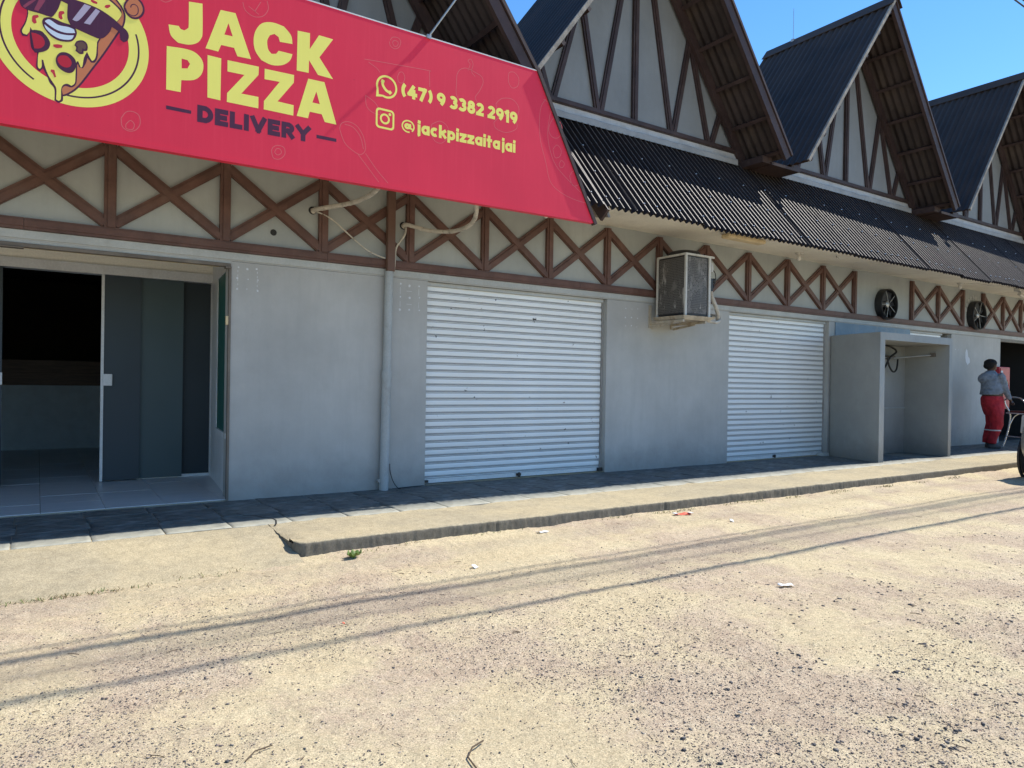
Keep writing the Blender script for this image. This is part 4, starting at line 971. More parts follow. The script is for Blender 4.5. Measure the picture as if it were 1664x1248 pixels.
mb.tube(spline([(7.08, 6.22, 1.935), (7.22, 6.26, 1.93), (7.36, 6.29, 1.925), (7.47, 6.32, 1.955), (7.50, 6.36, 2.01), (7.47, 6.45, 2.03), (7.46, 6.70, 2.05)], 6), .022, 9)
obj('refrigerant_pipe', mb, 'cable_sheath', A, smooth=50)
mb = MB().box(ax1 + .001, ax1 + .07, 6.15, 6.24, 2.30, 2.46).ball((ax1 + .10, 6.18, 2.44), .028).ball((ax1 + .11, 6.19, 2.36), .024).box(ax1 + .001, ax1 + .06, 6.15, 6.2, 1.93, 1.99)
mb.tube(spline([(ax1 + .06, 6.17, 2.58), (ax1 + .14, 6.18, 2.54), (ax1 + .17, 6.2, 2.44), (ax1 + .12, 6.2, 2.37)], 5), .006, 5)
mbw = mb; mb = MB().ball((ax1 + .10, 6.17, 2.44), .03)
stuff(obj('valve_wiring', mbw, 'black_plastic', A))
obj('capacitor', MB().lathe([(.001, 0), (.026, 0), (.026, .12), (.001, .12)], (ax1 + .065, 6.18, 2.54), 'Z', 12), 'ac_white', A, smooth=50)
obj('valve', mb, 'black_plastic', A)

# ================================================================== WALL FANS
def wall_fan(cx, cz, r, rot, label):
    o = empty('exhaust_fan', (cx, YW, cz), label, 'fan', 'exhaust fans set in the timbered wall')
    mb = MB().lathe([(r, 0), (r, .12), (r - .012, .13), (r - .022, .12), (r - .022, 0), (r - .03, -.0), (r, 0)], (cx, YW - .0, cz), 'Y', 36)
    # lathe with axis Y grows towards +y when negative: mirror so the ring stands out of the wall
    mb.v = [(x, 2 * YW - y if y > YW else y, z) for x, y, z in mb.v]
    obj('housing', mb, 'black_plastic', o, smooth=40)
    obj('backing', MB().lathe([(.001, .008), (r - .024, .008)], (cx, YW, cz), 'Y', 30), 'interior_dark', o)
    for k in range(6):
        a = rot + k * math.pi / 3; ca, sa = math.cos(a), math.sin(a)
        rows = []
        vs = []
        for rr, w, tw in ((.05, .05, .03), (r * .5, .085, .026), (r - .04, .11, .02)):
            for s_ in (-1, 1):
                vs.append((cx + ca * rr - sa * w * s_ * .8, YW - .055 + tw * s_, cz + sa * rr + ca * w * s_ * .8))
        vs2 = [(x, y - .004, z) for x, y, z in vs]
        mb = MB().add(vs + vs2, [(0, 2, 3, 1), (2, 4, 5, 3), (6, 7, 9, 8), (8, 9, 11, 10), (0, 6, 8, 2), (2, 8, 10, 4), (1, 3, 9, 7), (3, 5, 11, 9), (4, 10, 11, 5), (0, 1, 7, 6)])
        obj('blade', mb, 'black_plastic', o)
    obj('hub', MB().lathe([(.001, .105), (.03, .10), (.055, .085), (.055, .03), (.001, .03)], (cx, YW, cz), 'Y', 16), 'galvanised', o, smooth=40)
    mb = MB()
    for k in range(5):
        a = rot + .4 + k * 2 * math.pi / 5
        mb.bar((cx + .05 * math.cos(a), YW - .10, cz + .05 * math.sin(a)), (cx + (r - .015) * math.cos(a), YW - .10, cz + (r - .015) * math.sin(a)), .008, .008, (0, -1, 0))
    obj('strut', mb, 'aluminium_grey', o)
wall_fan(12.13, 2.535, .265, .3, 'round black exhaust fan in the wall above the masonry booth')
wall_fan(15.42, 2.555, .285, .8, 'round black exhaust fan among the timbers, the one farther right with patched plaster round it')
mb = MB().box(12.98, 13.0, YW - .004, YW + .0, 2.33, 3.03)
mb = MB()
for k in range(9): 
    a = .3 + k * .33; mb.ball((15.42 + .31 * math.cos(a), YW - .002, 2.58 + .33 * math.sin(a)), (.05, .006, .045), 7, 4)
mb.box(15.05, 15.12, YW - .006, YW, 2.33, 2.7)
obj('plaster_patch', mb, 'lintel_paint', B)

# ================================================================== DOWNPIPE
D = empty('downpipe', (2.93, 6.66, 0), 'round downpipe, brown over the timbers and grey down the wall to the pavement', 'pipe')
def px_(z): return 2.905 + .012 * z
obj('lower_pipe', MB().tube([(px_(z), YW - .055 - .004 * (z < 1), z) for z in (0.0, .4, .8, 1.18)], .046, 16), 'pvc_grey', D, smooth=50)
obj('upper_pipe', MB().tube([(px_(z) + .002, YW - .052, z) for z in (1.14, 1.7, 2.20)], .042, 16), 'pvc_grey', D, smooth=50)
obj('collar', MB().tube([(px_(1.19), YW - .055, 1.12), (px_(1.19), YW - .055, 1.20)], .0505, 16), 'pvc_grey', D, smooth=50)
obj('brown_pipe', MB().box(px_(2.3) - .042, px_(2.3) + .042, YW - .105, YW - .048, 2.2005, 3.0), 'pvc_brown', D, bevel=.008)
mb = MB().tube([(2.86, YW - .03, .10), (2.86, YW - .07, .10)], .022, 10).box(2.93, 2.96, YW - .012, YW - .001, 1.155, 1.17)
obj('pipe_clip', mb, 'aluminium_grey', D)
c_ = obj('thin_cable', MB().tube(spline([(2.985, YW - .02, .26), (2.99, YW - .02, .18), (3.02, YW - .03, .08), (3.06, YW - .06, .012), (3.08, YW - .08, .008)], 5), .004, 6).tube([(2.98, YW - .012, 2.2), (2.965, YW - .012, .4)], .005, 6).tube([(3.07, YW - .05, .01), (3.25, YW - .03, .012), (3.37, YW - .02, .012)], .004, 6), 'black_rubber', None, smooth=50)
tag(c_, 'thin dark cable lying at the foot of the downpipe', 'cable')

# ================================================================== CABLES TO THE SIGN
def cable(pts, r, label, hole):
    o = empty('power_cable', hole, label, 'cable')
    sp = spline(pts, 8)
    obj('sheath', MB().tube([p + Vector((random.uniform(-1, 1), random.uniform(-1, 1), random.uniform(-1, 1))) * r * .09 for p in sp], [r * random.uniform(.93, 1.07) for _ in sp], 10), 'cable_sheath', o, smooth=60)
    obj('wall_hole', MB().lathe([(.001, .002), (.034, .003), (.038, .0)], (hole[0], YW - .001, hole[2]), 'Y', 14), 'black_rubber', o)
    obj('filler', MB().ball((hole[0] + .005, YW - .012, hole[2] - .012), (.026, .016, .020), 8, 6), 'cable_sheath', o, smooth=60)
    return o
cable([(2.16, YW + .0, 2.71), (2.19, YW - .07, 2.715), (2.32, YW - .22, 2.735), (2.40, YW - .45, 2.735), (2.42, YW - .75, 2.735), (2.40, YW - 1.0, 2.75), (2.36, YW - 1.13, 2.83)], .021, 'thick taped cable curling from the wall up behind the sign, left of the downpipe', (2.16, YW, 2.71))
cable([(3.10, YW + .0, 2.69), (3.12, YW - .07, 2.69), (3.28, YW - .22, 2.63), (3.42, YW - .45, 2.60), (3.46, YW - .75, 2.62), (3.38, YW - 1.0, 2.69), (3.27, YW - 1.13, 2.82)], .021, 'thick taped cable sagging from the wall up behind the sign, right of the downpipe', (3.10, YW, 2.69))
c_ = obj('thin_cable', MB().tube(spline([(2.19, YW - .03, 2.70), (2.33, YW - .06, 2.64), (2.52, YW - .065, 2.50), (2.70, YW - .065, 2.38), (2.88, YW - .065, 2.325)], 6), .0075, 7), 'cable_sheath', None, smooth=60); tag(c_, 'thin pale cable slanting down from the left wall hole to the downpipe', 'cable')
c_ = obj('thin_cable', MB().tube(spline([(3.12, YW - .03, 2.68), (3.09, YW - .06, 2.58), (3.00, YW - .07, 2.45), (2.985, YW - .07, 2.32), (2.98, YW - .06, 2.20)], 6), .010, 7), 'cable_sheath', None, smooth=60); tag(c_, 'short pale cable dropping from the right wall hole beside the downpipe', 'cable')

for hx_, hz_ in ((1.80, 2.455),):
    obj('wall_hole', MB().lathe([(.001, .002), (.026, .003), (.030, .0)], (hx_, YW - .001, hz_), 'Y', 12), 'black_rubber', B)

# ================================================================== SIGN
YS = 5.50
S = empty('shop_sign', (1.5, YS, 3.35), 'large red shop sign reading JACK PIZZA DELIVERY with phone number and pizza emblem', 'sign')
SB, STp = 2.695, 4.025
cornersF = [(-3.2, SB - .01), (4.625, SB + .035), (3.925, STp + .015), (-3.2, STp - .005)]
mb = MB().add([(x, YS, z) for x, z in cornersF] + [(x, YS + .05, z) for x, z in cornersF], [(0, 1, 2, 3), (7, 6, 5, 4), (0, 4, 5, 1), (1, 5, 6, 2), (2, 6, 7, 3), (3, 7, 4, 0)])
obj('panel', mb, 'print_red', S)
mb = MB().bar((-3.2, YS - .004, SB - .018), (4.63, YS - .004, SB + .027), .030, .06, (0, 1, 0))
obj('bottom_trim', mb, 'print_red', S)
mb = MB().bar((-3.2, YS - .002, STp + .000), (3.93, YS - .002, STp + .020), .010, .05, (0, 1, 0))
obj('top_trim', mb, 'aluminium_white', S)
mb = MB().bar((3.905, YS - .016, STp + .05), (4.645, YS - .016, SB + .01), .035, .05, (0, 1, 0), off=-.018)
obj('side_trim', mb, 'timber_dark', S)
obj('frame', MB().box(-3.1, 3.8, YS + .051, YS + .09, SB + .08, SB + .12).box(-3.1, 3.8, YS + .051, YS + .09, STp - .12, STp - .08), 'galvanised', S)
mb = MB()
for x in (-2, -.2, 1.6, 3.2): mb.box(x, x + .04, YS + .091, 5.75, 3.02, 3.055).box(x, x + .04, YS + .091, YS + .13, SB + .07, 3.055)
obj('hanger', mb, 'galvanised', S)
lev = [0]
def flat(name, contours, mat, level, parent=S):
    y = YS - .00025 - .00006 * level
    if len(contours) == 1:
        mb = MB().add([(x, y, z) for x, z in contours[0]], [tuple(range(len(contours[0])))])
        me = mb.mesh(name, mat)
    else:
        cu = bpy.data.curves.new(name, 'CURVE'); cu.dimensions = '2D'; cu.fill_mode = 'BOTH'
        for c in contours:
            sp = cu.splines.new('POLY'); sp.points.add(len(c) - 1); sp.use_cyclic_u = True
            for p, (x, z) in zip(sp.points, c): p.co = (x, z, 0, 1)
        tmp = bpy.data.objects.new('tmp', cu); me = bpy.data.meshes.new_from_object(tmp)
        for v in me.vertices: v.co = (v.co.x, y, v.co.y)
        bpy.data.objects.remove(tmp); bpy.data.curves.remove(cu); me.name = name
        me.materials.clear(); me.materials.append(MATS[mat])
    return link(name, me, parent)
def smooth_poly(c, k=4, corner=50):
    # round a traced outline but keep its sharp corners
    out = []; n = len(c)
    pts = [Vector(p) for p in c]
    sharp = []
    for i in range(n):
        a = pts[i] - pts[i - 1]; b = pts[(i + 1) % n] - pts[i]
        sharp.append(a.length > 0 and b.length > 0 and a.angle(b) > math.radians(corner))
    for i in range(n):
        p1 = pts[i]; p2 = pts[(i + 1) % n]
        p0 = pts[i - 1] if not sharp[i] else p1; p3 = pts[(i + 2) % n] if not sharp[(i + 1) % n] else p2
        for j in range(k):
            t = j / k
            out.append(0.5 * ((2 * p1) + (p2 - p0) * t + (2 * p0 - 5 * p1 + 4 * p2 - p3) * t * t + (3 * p1 - p0 - 3 * p2 + p3) * t ** 3))
    return [(p.x, p.y) for p in out]
def ribbon(name, lists, w, mat, level, parent=S, k=5, y0=None):
    y = YS - .00025 - .00006 * level; mb = MB()
    for pts in lists:
        sp = [p.to_2d() for p in spline([(x, z, 0) for x, z in pts], k)] if k > 1 else [Vector(p) for p in pts]
        m = len(sp); vs = []
        for i, p in enumerate(sp):
            d = sp[min(i + 1, m - 1)] - sp[max(i - 1, 0)]
            if d.length < 1e-9: d = Vector((1, 0))
            d.normalize(); nn = Vector((-d.y, d.x)) * w / 2
            vs += [(p.x + nn.x, y, p.y + nn.y), (p.x - nn.x, y, p.y - nn.y)]
        mb.add(vs, [(2 * i, 2 * i + 1, 2 * i + 3, 2 * i + 2) for i in range(m - 1)])
    return obj(name, mb, mat, parent)
def ringpoly(cx, cz, r, n=96, a0=0, a1=2 * math.pi): return [(cx + r * math.cos(a0 + (a1 - a0) * k / n), cz + r * math.sin(a0 + (a1 - a0) * k / n)) for k in range(n)]
for dl in DOO: ribbon('doodle_print', [dl], .0055, 'print_doodle', 0)
# big lettering
for word, keys in (('lettering', 'J A C K'.split()), ('lettering', 'P I Z1 Z2 A2'.split())):
    wp = None
    for kx_ in keys:
        cs = LET[kx_]
        if kx_ in 'JCP': cs = [smooth_poly(c, 4, 38) for c in cs]
        wp = flat('letter', cs, 'print_yellow', 2)
flat('dash', LET['bar'], 'print_purple', 2); flat('dash', LET['bar2'], 'print_purple', 2)
def A_(cx, cy, rx, ry, a0, a1, n=14):
    return [(cx + rx * math.cos(math.radians(a0 + (a1 - a0) * k / n)), cy + ry * math.sin(math.radians(a0 + (a1 - a0) * k / n))) for k in range(n + 1)]
# glyph centre lines in a box 1 high: name -> (width, strokes); straight strokes get square caps
def ci_(cx, cy, rx, ry): return A_(cx, cy, rx, ry, 0, 360, 26)
GL = {
 'D': (.54, [[(0, 0), (0, 1)], [(0, 1), (.2, 1)], A_(.2, .5, .34, .5, 90, -90, 16), [(0, 0), (.2, 0)]]),
 'E': (.42, [[(0, 0), (0, 1)], [(0, 1), (.42, 1)], [(0, .5), (.36, .5)], [(0, 0), (.42, 0)]]),
 'L': (.40, [[(0, 0), (0, 1)], [(0, 0), (.40, 0)]]),
 'I': (.0, [[(0, 0), (0, 1)]]),
 'V': (.60, [[(0, 1), (.30, 0)], [(.30, 0), (.60, 1)]]),
 'R': (.46, [[(0, 0), (0, 1)], [(0, 1), (.22, 1)], A_(.22, .72, .24, .28, 90, -90), [(0, .44), (.22, .44)], [(.22, .44), (.46, 0)]]),
 'Y': (.60, [[(0, 1), (.30, .46)], [(.60, 1), (.30, .46)], [(.30, .46), (.30, 0)]]),
 '(': (.16, [A_(.5, .5, .5, .80, 132, 228)]), ')': (.16, [A_(-.34, .5, .5, .80, 48, -48)]),
 '4': (.52, [[(.32, 1), (.0, .30)], [(0, .27), (.52, .27)], [(.37, .60), (.37, 0)]]),
 '7': (.44, [[(0, 1), (.44, 1)], [(.44, 1), (.14, 0)]]),
 '9': (.48, [ci_(.24, .70, .24, .30), [(.48, .68), (.46, .45), (.38, .22), (.24, -.04)]]),
 '3': (.44, [A_(.19, .76, .23, .24, 150, -90), A_(.19, .27, .26, .27, 90, -150)]),
 '8': (.46, [ci_(.23, .77, .19, .23), ci_(.23, .27, .23, .27)]),
 '2': (.44, [A_(.22, .74, .22, .26, 165, -38), [(.40, .58), (.06, .08)], [(0, 0), (.44, 0)]]),
 '1': (.16, [[(.16, 1), (.16, 0)], [(0, .88), (.16, 1)]]),
 '@': (.84, [(.45, A_(.42, .36, .42, .56, -50, 285, 44)), (.8, ci_(.36, .36, .13, .17)), (.8, [(.55, .50), (.55, .24)]), (.45, A_(.68, .28, .12, .12, 180, 300, 8))]),
 'j': (.10, [[(.10, .62), (.10, -.16)], A_(-.02, -.16, .12, .14, 0, -80, 6), [(.099, 1.0), (.101, 1.02)]]),
 'i': (.0, [[(.0, .62), (.0, 0)], [(-.001, 1.0), (.001, 1.02)]]),
 'a': (.40, [ci_(.20, .31, .20, .31), [(.40, .62), (.40, 0)]]),
 'c': (.36, [A_(.21, .31, .21, .31, 50, 310, 20)]),
 'k': (.38, [[(0, 0), (0, 1)], [(.34, .60), (.06, .32)], [(.14, .38), (.36, .02)]]),
 'p': (.40, [[(0, .62), (0, -.30)], ci_(.20, .31, .20, .31)]),
 'z': (.34, [[(0, .62), (.34, .62)], [(.32, .58), (.02, .04)], [(0, 0), (.34, 0)]]),
 't': (.24, [[(.10, .95), (.10, .0)], [(0, .62), (.24, .62)]]),
}
def lettering(name, body_, x0, x1, z0, z1, w, mat, rise=0.0, g=.008, space=.05):
    H = z1 - z0
    glyphs = [c for c in body_]
    n_g = sum(c != ' ' for c in glyphs); n_s = len(glyphs) - n_g
    cw = sum(GL[c][0] for c in glyphs if c != ' ')
    sx_ = (x1 - x0 - n_g * w - (len(glyphs) - 1) * g - n_s * space) / cw
    cur = x0 + w / 2
    for c in glyphs:
        if c == ' ': cur += space + g; continue
        wid, strokes = GL[c]; mb_ = MB()
        for k_, pl_ in enumerate(strokes):
            ww = w
            if isinstance(pl_, tuple): ww = w * pl_[0]; pl_ = pl_[1]
            y = YS - .00025 - .00012 - .00003 * k_
            pts = [Vector((cur + p[0] * sx_, z0 + w / 2 + (H - w) * p[1])) for p in pl_]
            if len(pts) == 2:
                d = (pts[1] - pts[0]).normalized(); pts = [pts[0] - d * ww / 2, pts[1] + d * ww / 2]
            pts = [Vector((p.x, p.y + rise * (p.x - x0) / (x1 - x0))) for p in pts]
            m_ = len(pts); vs = []
            closed = m_ > 20 and (pts[0] - pts[-1]).length < 3e-3
            for i, p in enumerate(pts):
                if closed: d = pts[(i + 1) % (m_ - 1)] - pts[(i - 1) % (m_ - 1)]
                else: d = pts[min(i + 1, m_ - 1)] - pts[max(i - 1, 0)]
                d.normalize(); nn = Vector((-d.y, d.x)) * ww / 2
                vs += [(p.x + nn.x, y, p.y + nn.y), (p.x - nn.x, y, p.y - nn.y)]
            mb_.add(vs, [(2 * i, 2 * i + 1, 2 * i + 3, 2 * i + 2) for i in range(m_ - 1)])
        obj(name, mb_, mat, S)
        cur += wid * sx_ + w + g
lettering('letter', 'DELIVERY', .928, 1.745, 2.932, 3.054, .036, 'print_purple', rise=.013, g=.010)
lettering('digit', '(47) 9 3382 2919', 2.503, 3.673, 3.480, 3.595, .030, 'print_yellow', rise=.008, g=.009, space=.022)
lettering('letter', '@jackpizzaitajai', 2.503, 3.656, 3.198, 3.310, .027, 'print_yellow', rise=.030, g=.008)
# messenger icon: speech bubble with a handset
cx, cz, r = 2.372, 3.527, .094
an_ = math.radians(232)
bub = ringpoly(cx, cz, r, 60, math.radians(205), math.radians(205 - 310))
bub = [(cx + r * math.cos(a), cz + r * math.sin(a)) for a in np.linspace(math.radians(248), math.radians(200 + 360), 60)] + [(2.279, 3.428)]
rr = r - .017
inn = [(cx + rr * math.cos(a), cz + rr * math.sin(a)) for a in np.linspace(math.radians(250), math.radians(198 + 360), 60)] + [(2.303, 3.452)]
flat('phone_icon', [bub, inn], 'print_yellow', 2)
ribbon('phone_icon', [[(cx - .038, cz + .040), (cx - .034, cz + .008), (cx - .008, cz - .026), (cx + .024, cz - .040)]], .022, 'print_yellow', 2)
ribbon('phone_icon', [[(cx - .048, cz + .044), (cx - .022, cz + .034)], [(cx + .020, cz - .050), (cx + .040, cz - .028)]], .026, 'print_yellow', 3, k=1)
# camera icon: rounded square, ring and dot
def rrect(x0, x1, z0, z1, r, n=7):
    out = []
    for (cx_, cz_, a) in ((x1 - r, z1 - r, 0), (x0 + r, z1 - r, 90), (x0 + r, z0 + r, 180), (x1 - r, z0 + r, 270)):
        out += [(cx_ + r * math.cos(math.radians(a + 90 * k / n)), cz_ + r * math.sin(math.radians(a + 90 * k / n))) for k in range(n + 1)]
    return out
flat('camera_icon', [rrect(2.280, 2.444, 3.178, 3.343, .032), rrect(2.296, 2.428, 3.194, 3.327, .020)], 'print_yellow', 2)
flat('camera_icon', [ringpoly(2.360, 3.261, .044, 40), ringpoly(2.360, 3.261, .028, 40)], 'print_yellow', 2)
flat('camera_icon', [ringpoly(2.404, 3.306, .012, 20)], 'print_yellow', 2)
# emblem
emb = flat('emblem', [ringpoly(.1653, 3.3215, .4483), ringpoly(.1653, 3.3235, .3272)], 'print_yellow', 2)
ecx, ecz = .1653, 3.3225
def arc(a0, a1, r): return [(ecx + r * math.cos(math.radians(a)), ecz + r * math.sin(math.radians(a))) for a in np.linspace(a0, a1, 40)]
e_ = ribbon('emblem_line', [arc(-100, 18, .387), arc(-240, -122, .387), arc(60, 110, .387)], .011, 'print_purple', 3, k=1, parent=emb)
matmap = dict(crust='print_crust', dark='print_purple', darkc='print_purple', cheese='print_cheese', pink='print_pink', red='print_meat', white='print_white', brown='print_brown', lens='print_lens', glare='print_glare')
nmap = dict(crust='crust', dark='outline', darkc='outline', cheese='cheese', pink='bacon_bit', red='salami_slice', white='teeth', brown='mushroom', lens='lens_glare', glare='lens_glare')
lv = 4
# dark backing of the crust strip
for k_, c in EM:
    c = [(x, min(z, STp - .01)) for x, z in c]
    sm = smooth_poly(c, 4, 60)
    sm = [(x, min(z, STp - .01)) for x, z in sm]
    if k_ == 'crust':
        # outline first
        ctr = Vector((sum(p[0] for p in sm) / len(sm), sum(p[1] for p in sm) / len(sm)))
        ribbon('outline', [sm + sm[:1]], .022, 'print_purple', lv, parent=emb, k=1)
    flat(nmap[k_], [sm], matmap[k_], lv + 1, parent=emb)
    lv += 2
ribbon('outline', [SPIRAL], .006, 'print_purple', lv, parent=emb)
# tie rods of the sign up to the barge of the gable roof
def rod(ax_, az_, d, label):
    a = Vector((ax_, YS - .012, az_)); b = a + Vector(d)
    o = obj('tie_rod', MB().tube([a, b], .009, 8).box(a.x - .02, a.x + .02, YS - .02, YS + .0, az_ - .02, az_ + .012), 'galvanised', None, smooth=50)
    tag(o, label, 'rod'); return o
rod(2.745, STp + .02, (.50, -.130, .80), 'thin metal rod rising from the sign top to the gable roof edge')

# ================================================================== SOFFIT LAMPS
def bulb(x, y, label, r=.032, z=3.058):
    o = empty('soffit_bulb', (x, y, z), label, 'lamp')
    obj('socket', MB().lathe([(.001, 0), (.055, 0), (.05, -.02), (.026, -.03), (.024, -.055), (.001, -.055)], (x, y, z), 'Z', 14), 'ac_white', o, smooth=40)
    obj('bulb', MB().ball((x, y, z - .055 - r * .8), (r, r, r * 1.15), 12, 9), 'bulb_glass', o, smooth=80)
bulb(9.25, 6.38, 'bare white bulb under the soffit between the air conditioner and the first fan')
bulb(14.15, 6.40, 'bare white bulb under the soffit left of the second fan')
bulb(4.72, 6.46, 'small white bulb just below the right end of the red sign', .03)
o = empty('strip_lamp', (7.56, 6.0, 3.0), 'yellowed strip lamp under the awning edge right of the sign', 'lamp')
obj('housing', MB().box(7.18, 7.94, 5.95, 6.09, 3.02, 3.058), 'ac_white', o)
obj('diffuser', MB().box(7.19, 7.93, 5.955, 6.085, 2.962, 3.019), 'lamp_yellowed', o, bevel=.02)
o = empty('security_camera', (15.62, 6.0, 3.0), 'white security camera fixed under the soffit by the right end of the wall', 'camera')
obj('base', MB().box(15.5, 15.75, 5.95, 6.06, 2.98, 3.058), 'ac_white', o, bevel=.008)
obj('camera_body', MB().tube([(15.55, 5.98, 2.93), (15.72, 5.98, 2.90)], .035, 12), 'ac_white', o, smooth=40)
c_ = obj('thin_cable', MB().tube([(14.2, 6.35, 3.05), (15.5, 6.0, 3.04)], .008, 6), 'ac_white', None); tag(c_, 'thin white cable along the soffit to the security camera', 'cable')
c_ = obj('hook', MB().tube(spline([(9.9, 6.2, 3.058), (9.88, 6.18, 3.03), (9.80, 6.1, 3.0)], 4), .006, 6), 'galvanised', None); tag(c_, 'small wire hook hanging under the soffit', 'hook')

# ================================================================== ROOF AERIAL AND OVERHEAD WIRES
a_ = empty('roof_aerial', (10.96, 8.0, 7.15), 'thin aerial on the ridge of the second full gable', 'aerial')
obj('mast', MB().tube([(10.96, 7.75, 7.10), (10.96, 7.75, 7.72)], .0045, 6), 'galvanised', a_)
obj('base', MB().box(10.93, 10.99, 7.72, 7.78, 7.08, 7.18), 'galvanised', a_)
for (yw, zz, r, sag, ph, lb) in ((2.80, 4.72, .010, .10, 0, 'thin overhead wire nearest the street, leftmost in the sky corner'), (3.28, 5.08, .009, .12, 3, 'thin overhead wire, middle one of the three in the sky corner'), (3.40, 5.18, .009, .16, 6, 'thin overhead wire closest to the shops, rightmost in the sky corner'),
        (2.62, 7.30, .017, .18, 2, 'heavy overhead cable high above the street, casting the nearer shadow line'), (3.10, 7.40, .016, .14, 5, 'heavy overhead cable nearest the shops, casting the farther edge of the broad shadow'), (2.90, 7.20, .007, .16, 5, 'heavy overhead cable casting the near edge of the broad shadow band')):
    pts = []
    for k in range(121):
        x = -60 + k; s_ = sag * (((x - ph) % 30) / 15 - 1) ** 2
        pts.append((x, yw + .03 * math.sin(x * .2 + ph), zz + s_))
    o = obj('overhead_wire', MB().tube(pts, r, 6, False), 'wire_black', None, smooth=60)
    tag(o, lb, 'wire')

# ================================================================== PERSON (seen from behind, holding a chair)
# local frame: u to the right in the picture, v away from the camera, both horizontal
UR = Vector((math.cos(YAW), -math.sin(YAW), 0)); UF = Vector((math.sin(YAW), math.cos(YAW), 0))
PB = Vector((14.92, 6.18, 0))
def L(u, v, z, b=PB): return b + UR * u + UF * v + Vector((0, 0, z))
P_ = empty('person', tuple(PB), 'person in grey top and red trousers with a white band, back turned, holding a chair', 'person')
def body(name, mb, mat, vox, parent, label=None, smooth_it=4):
    o = obj(name, mb, mat, parent, smooth=180)
    r = o.modifiers.new('remesh', 'REMESH'); r.mode = 'VOXEL'; r.voxel_size = vox; r.use_smooth_shade = True
    s = o.modifiers.new('smooth', 'SMOOTH'); s.factor = .5; s.iterations = smooth_it
    if label: o['label'] = label
    return o
def E_(mb, rows, n=14): mb.ell([(L(u, v, z), a, b) for u, v, z, a, b in rows], n, UR, UF)
def limb(mb, pts, rs, n=10): mb.tube([L(*p) for p in pts], rs, n)
mb = MB()
E_(mb, [(.05, 0, .80, .10, .09), (.04, 0, .94, .165, .145), (.035, 0, 1.0, .178, .158), (.03, 0, 1.15, .165, .14), (.0, 0, 1.3, .155, .12), (-.01, 0, 1.38, .12, .09), (.0, 0, 1.43, .06, .06), (.005, 0, 1.50, .055, .058)])
mb.ball(L(.005, .005, 1.555), (.088, .096, .108), 14, 10)
mb.ball(L(.095, .02, 1.53), (.018, .02, .02), 8, 6)           # nose side
mb.ball(L(.055, .015, 1.49), (.045, .055, .04), 10, 8)          # jaw
mb.ball(L(.028, -.088, 1.55), (.014, .012, .026), 8, 6)          # ear
limb(mb, [(.11, -.10, 1.37), (.17, -.10, 1.22), (.21, -.10, 1.09), (.27, -.09, .98), (.325, -.08, .90)], [.055, .048, .042, .036, .028])
limb(mb, [(-.02, .16, 1.37), (.04, .20, 1.2), (.12, .2, 1.05), (.26, .12, .93)], [.05, .045, .04, .026])
for s_, o_ in ((-.085, .03), (.085, .07)): limb(mb, [(.02 + o_, s_ * .6, .82), (.03 + o_, s_, .5), (o_ - .03, s_, .07)], [.07, .055, .045])
# right hand: palm, four bent fingers, thumb
hx = (.345, -.08, .87)
E_(mb, [(.325, -.08, .90, .026, .020), (.343, -.078, .875, .036, .022), (.355, -.075, .85, .034, .020)], 10)
for k in range(4):
    v = -.108 + .021 * k; ln = (.030, .036, .034, .026)[k]
    limb(mb, [(.352, v, .862), (.372, v, .848), (.380, v, .848 - ln * .6), (.366, v, .848 - ln), (.352, v, .852 - ln)], [.0105, .010, .0095, .009, .008], 6)
limb(mb, [(.332, -.09, .875), (.325, -.11, .852), (.338, -.115, .832)], [.011, .010, .008], 6)
limb(mb, [(.27, .12, .92), (.30, .11, .89), (.31, .10, .86)], [.025, .028, .02], 8)
body('body', mb, 'skin', .0085, P_, smooth_it=2)
mb = MB()  # top
E_(mb, [(-.005, .0, 1.000, .178, .165), (.02, 0, 1.055, .192, .172), (.025, 0, 1.10, .188, .168), (.015, 0, 1.18, .178, .155), (-.005, 0, 1.30, .172, .14), (-.02, 0, 1.385, .150, .115), (-.005, 0, 1.44, .082, .078), (0, 0, 1.455, .070, .068)], 18)
limb(mb, [(.09, -.09, 1.385), (.135, -.10, 1.33), (.175, -.10, 1.21), (.215, -.10, 1.09), (.275, -.09, .975), (.308, -.083, .925)], [.070, .070, .062, .058, .048, .040])
limb(mb, [(-.06, .11, 1.38), (.0, .16, 1.3), (.06, .2, 1.15), (.13, .2, 1.03), (.25, .13, .945)], [.065, .065, .058, .052, .040])
mb.ball(L(-.15, 0, 1.30), (.07, .09, .09), 10, 8)
top = body('shirt', mb, 'shirt_grey', .012, P_)
# hem cut: dark skin strip shows at the right of the waist
mb = MB()  # trousers
E_(mb, [(.03, 0, .985, .172, .155), (.035, 0, .93, .198, .172), (.045, 0, .82, .200, .172), (.06, 0, .70, .18, .165), (.075, 0, .62, .155, .16)], 18)
limb(mb, [(.02, -.07, .80), (.055, -.09, .60), (.07, -.09, .45), (.035, -.085, .33), (-.005, -.08, .18), (-.01, -.08, .09)], [.12, .12, .11, .094, .08, .072])
limb(mb, [(.08, .07, .80), (.10, .09, .60), (.10, .09, .45), (.055, .09, .33), (.01, .09, .18), (.0, .09, .09)], [.115, .115, .105, .09, .078, .070])
body('trousers', mb, 'trousers_red', .013, P_, smooth_it=3)
mb = MB(); mb.ell([(L(.035, -.083, .330), .101, .101), (L(.037, -.083, .352), .102, .102)], 18, UR, UF); mb.ell([(L(.055, .09, .330), .097, .097), (L(.057, .09, .352), .097, .097)], 18, UR, UF)
obj('reflective_band', mb, 'reflective_band', P_, smooth=50)
mb = MB()
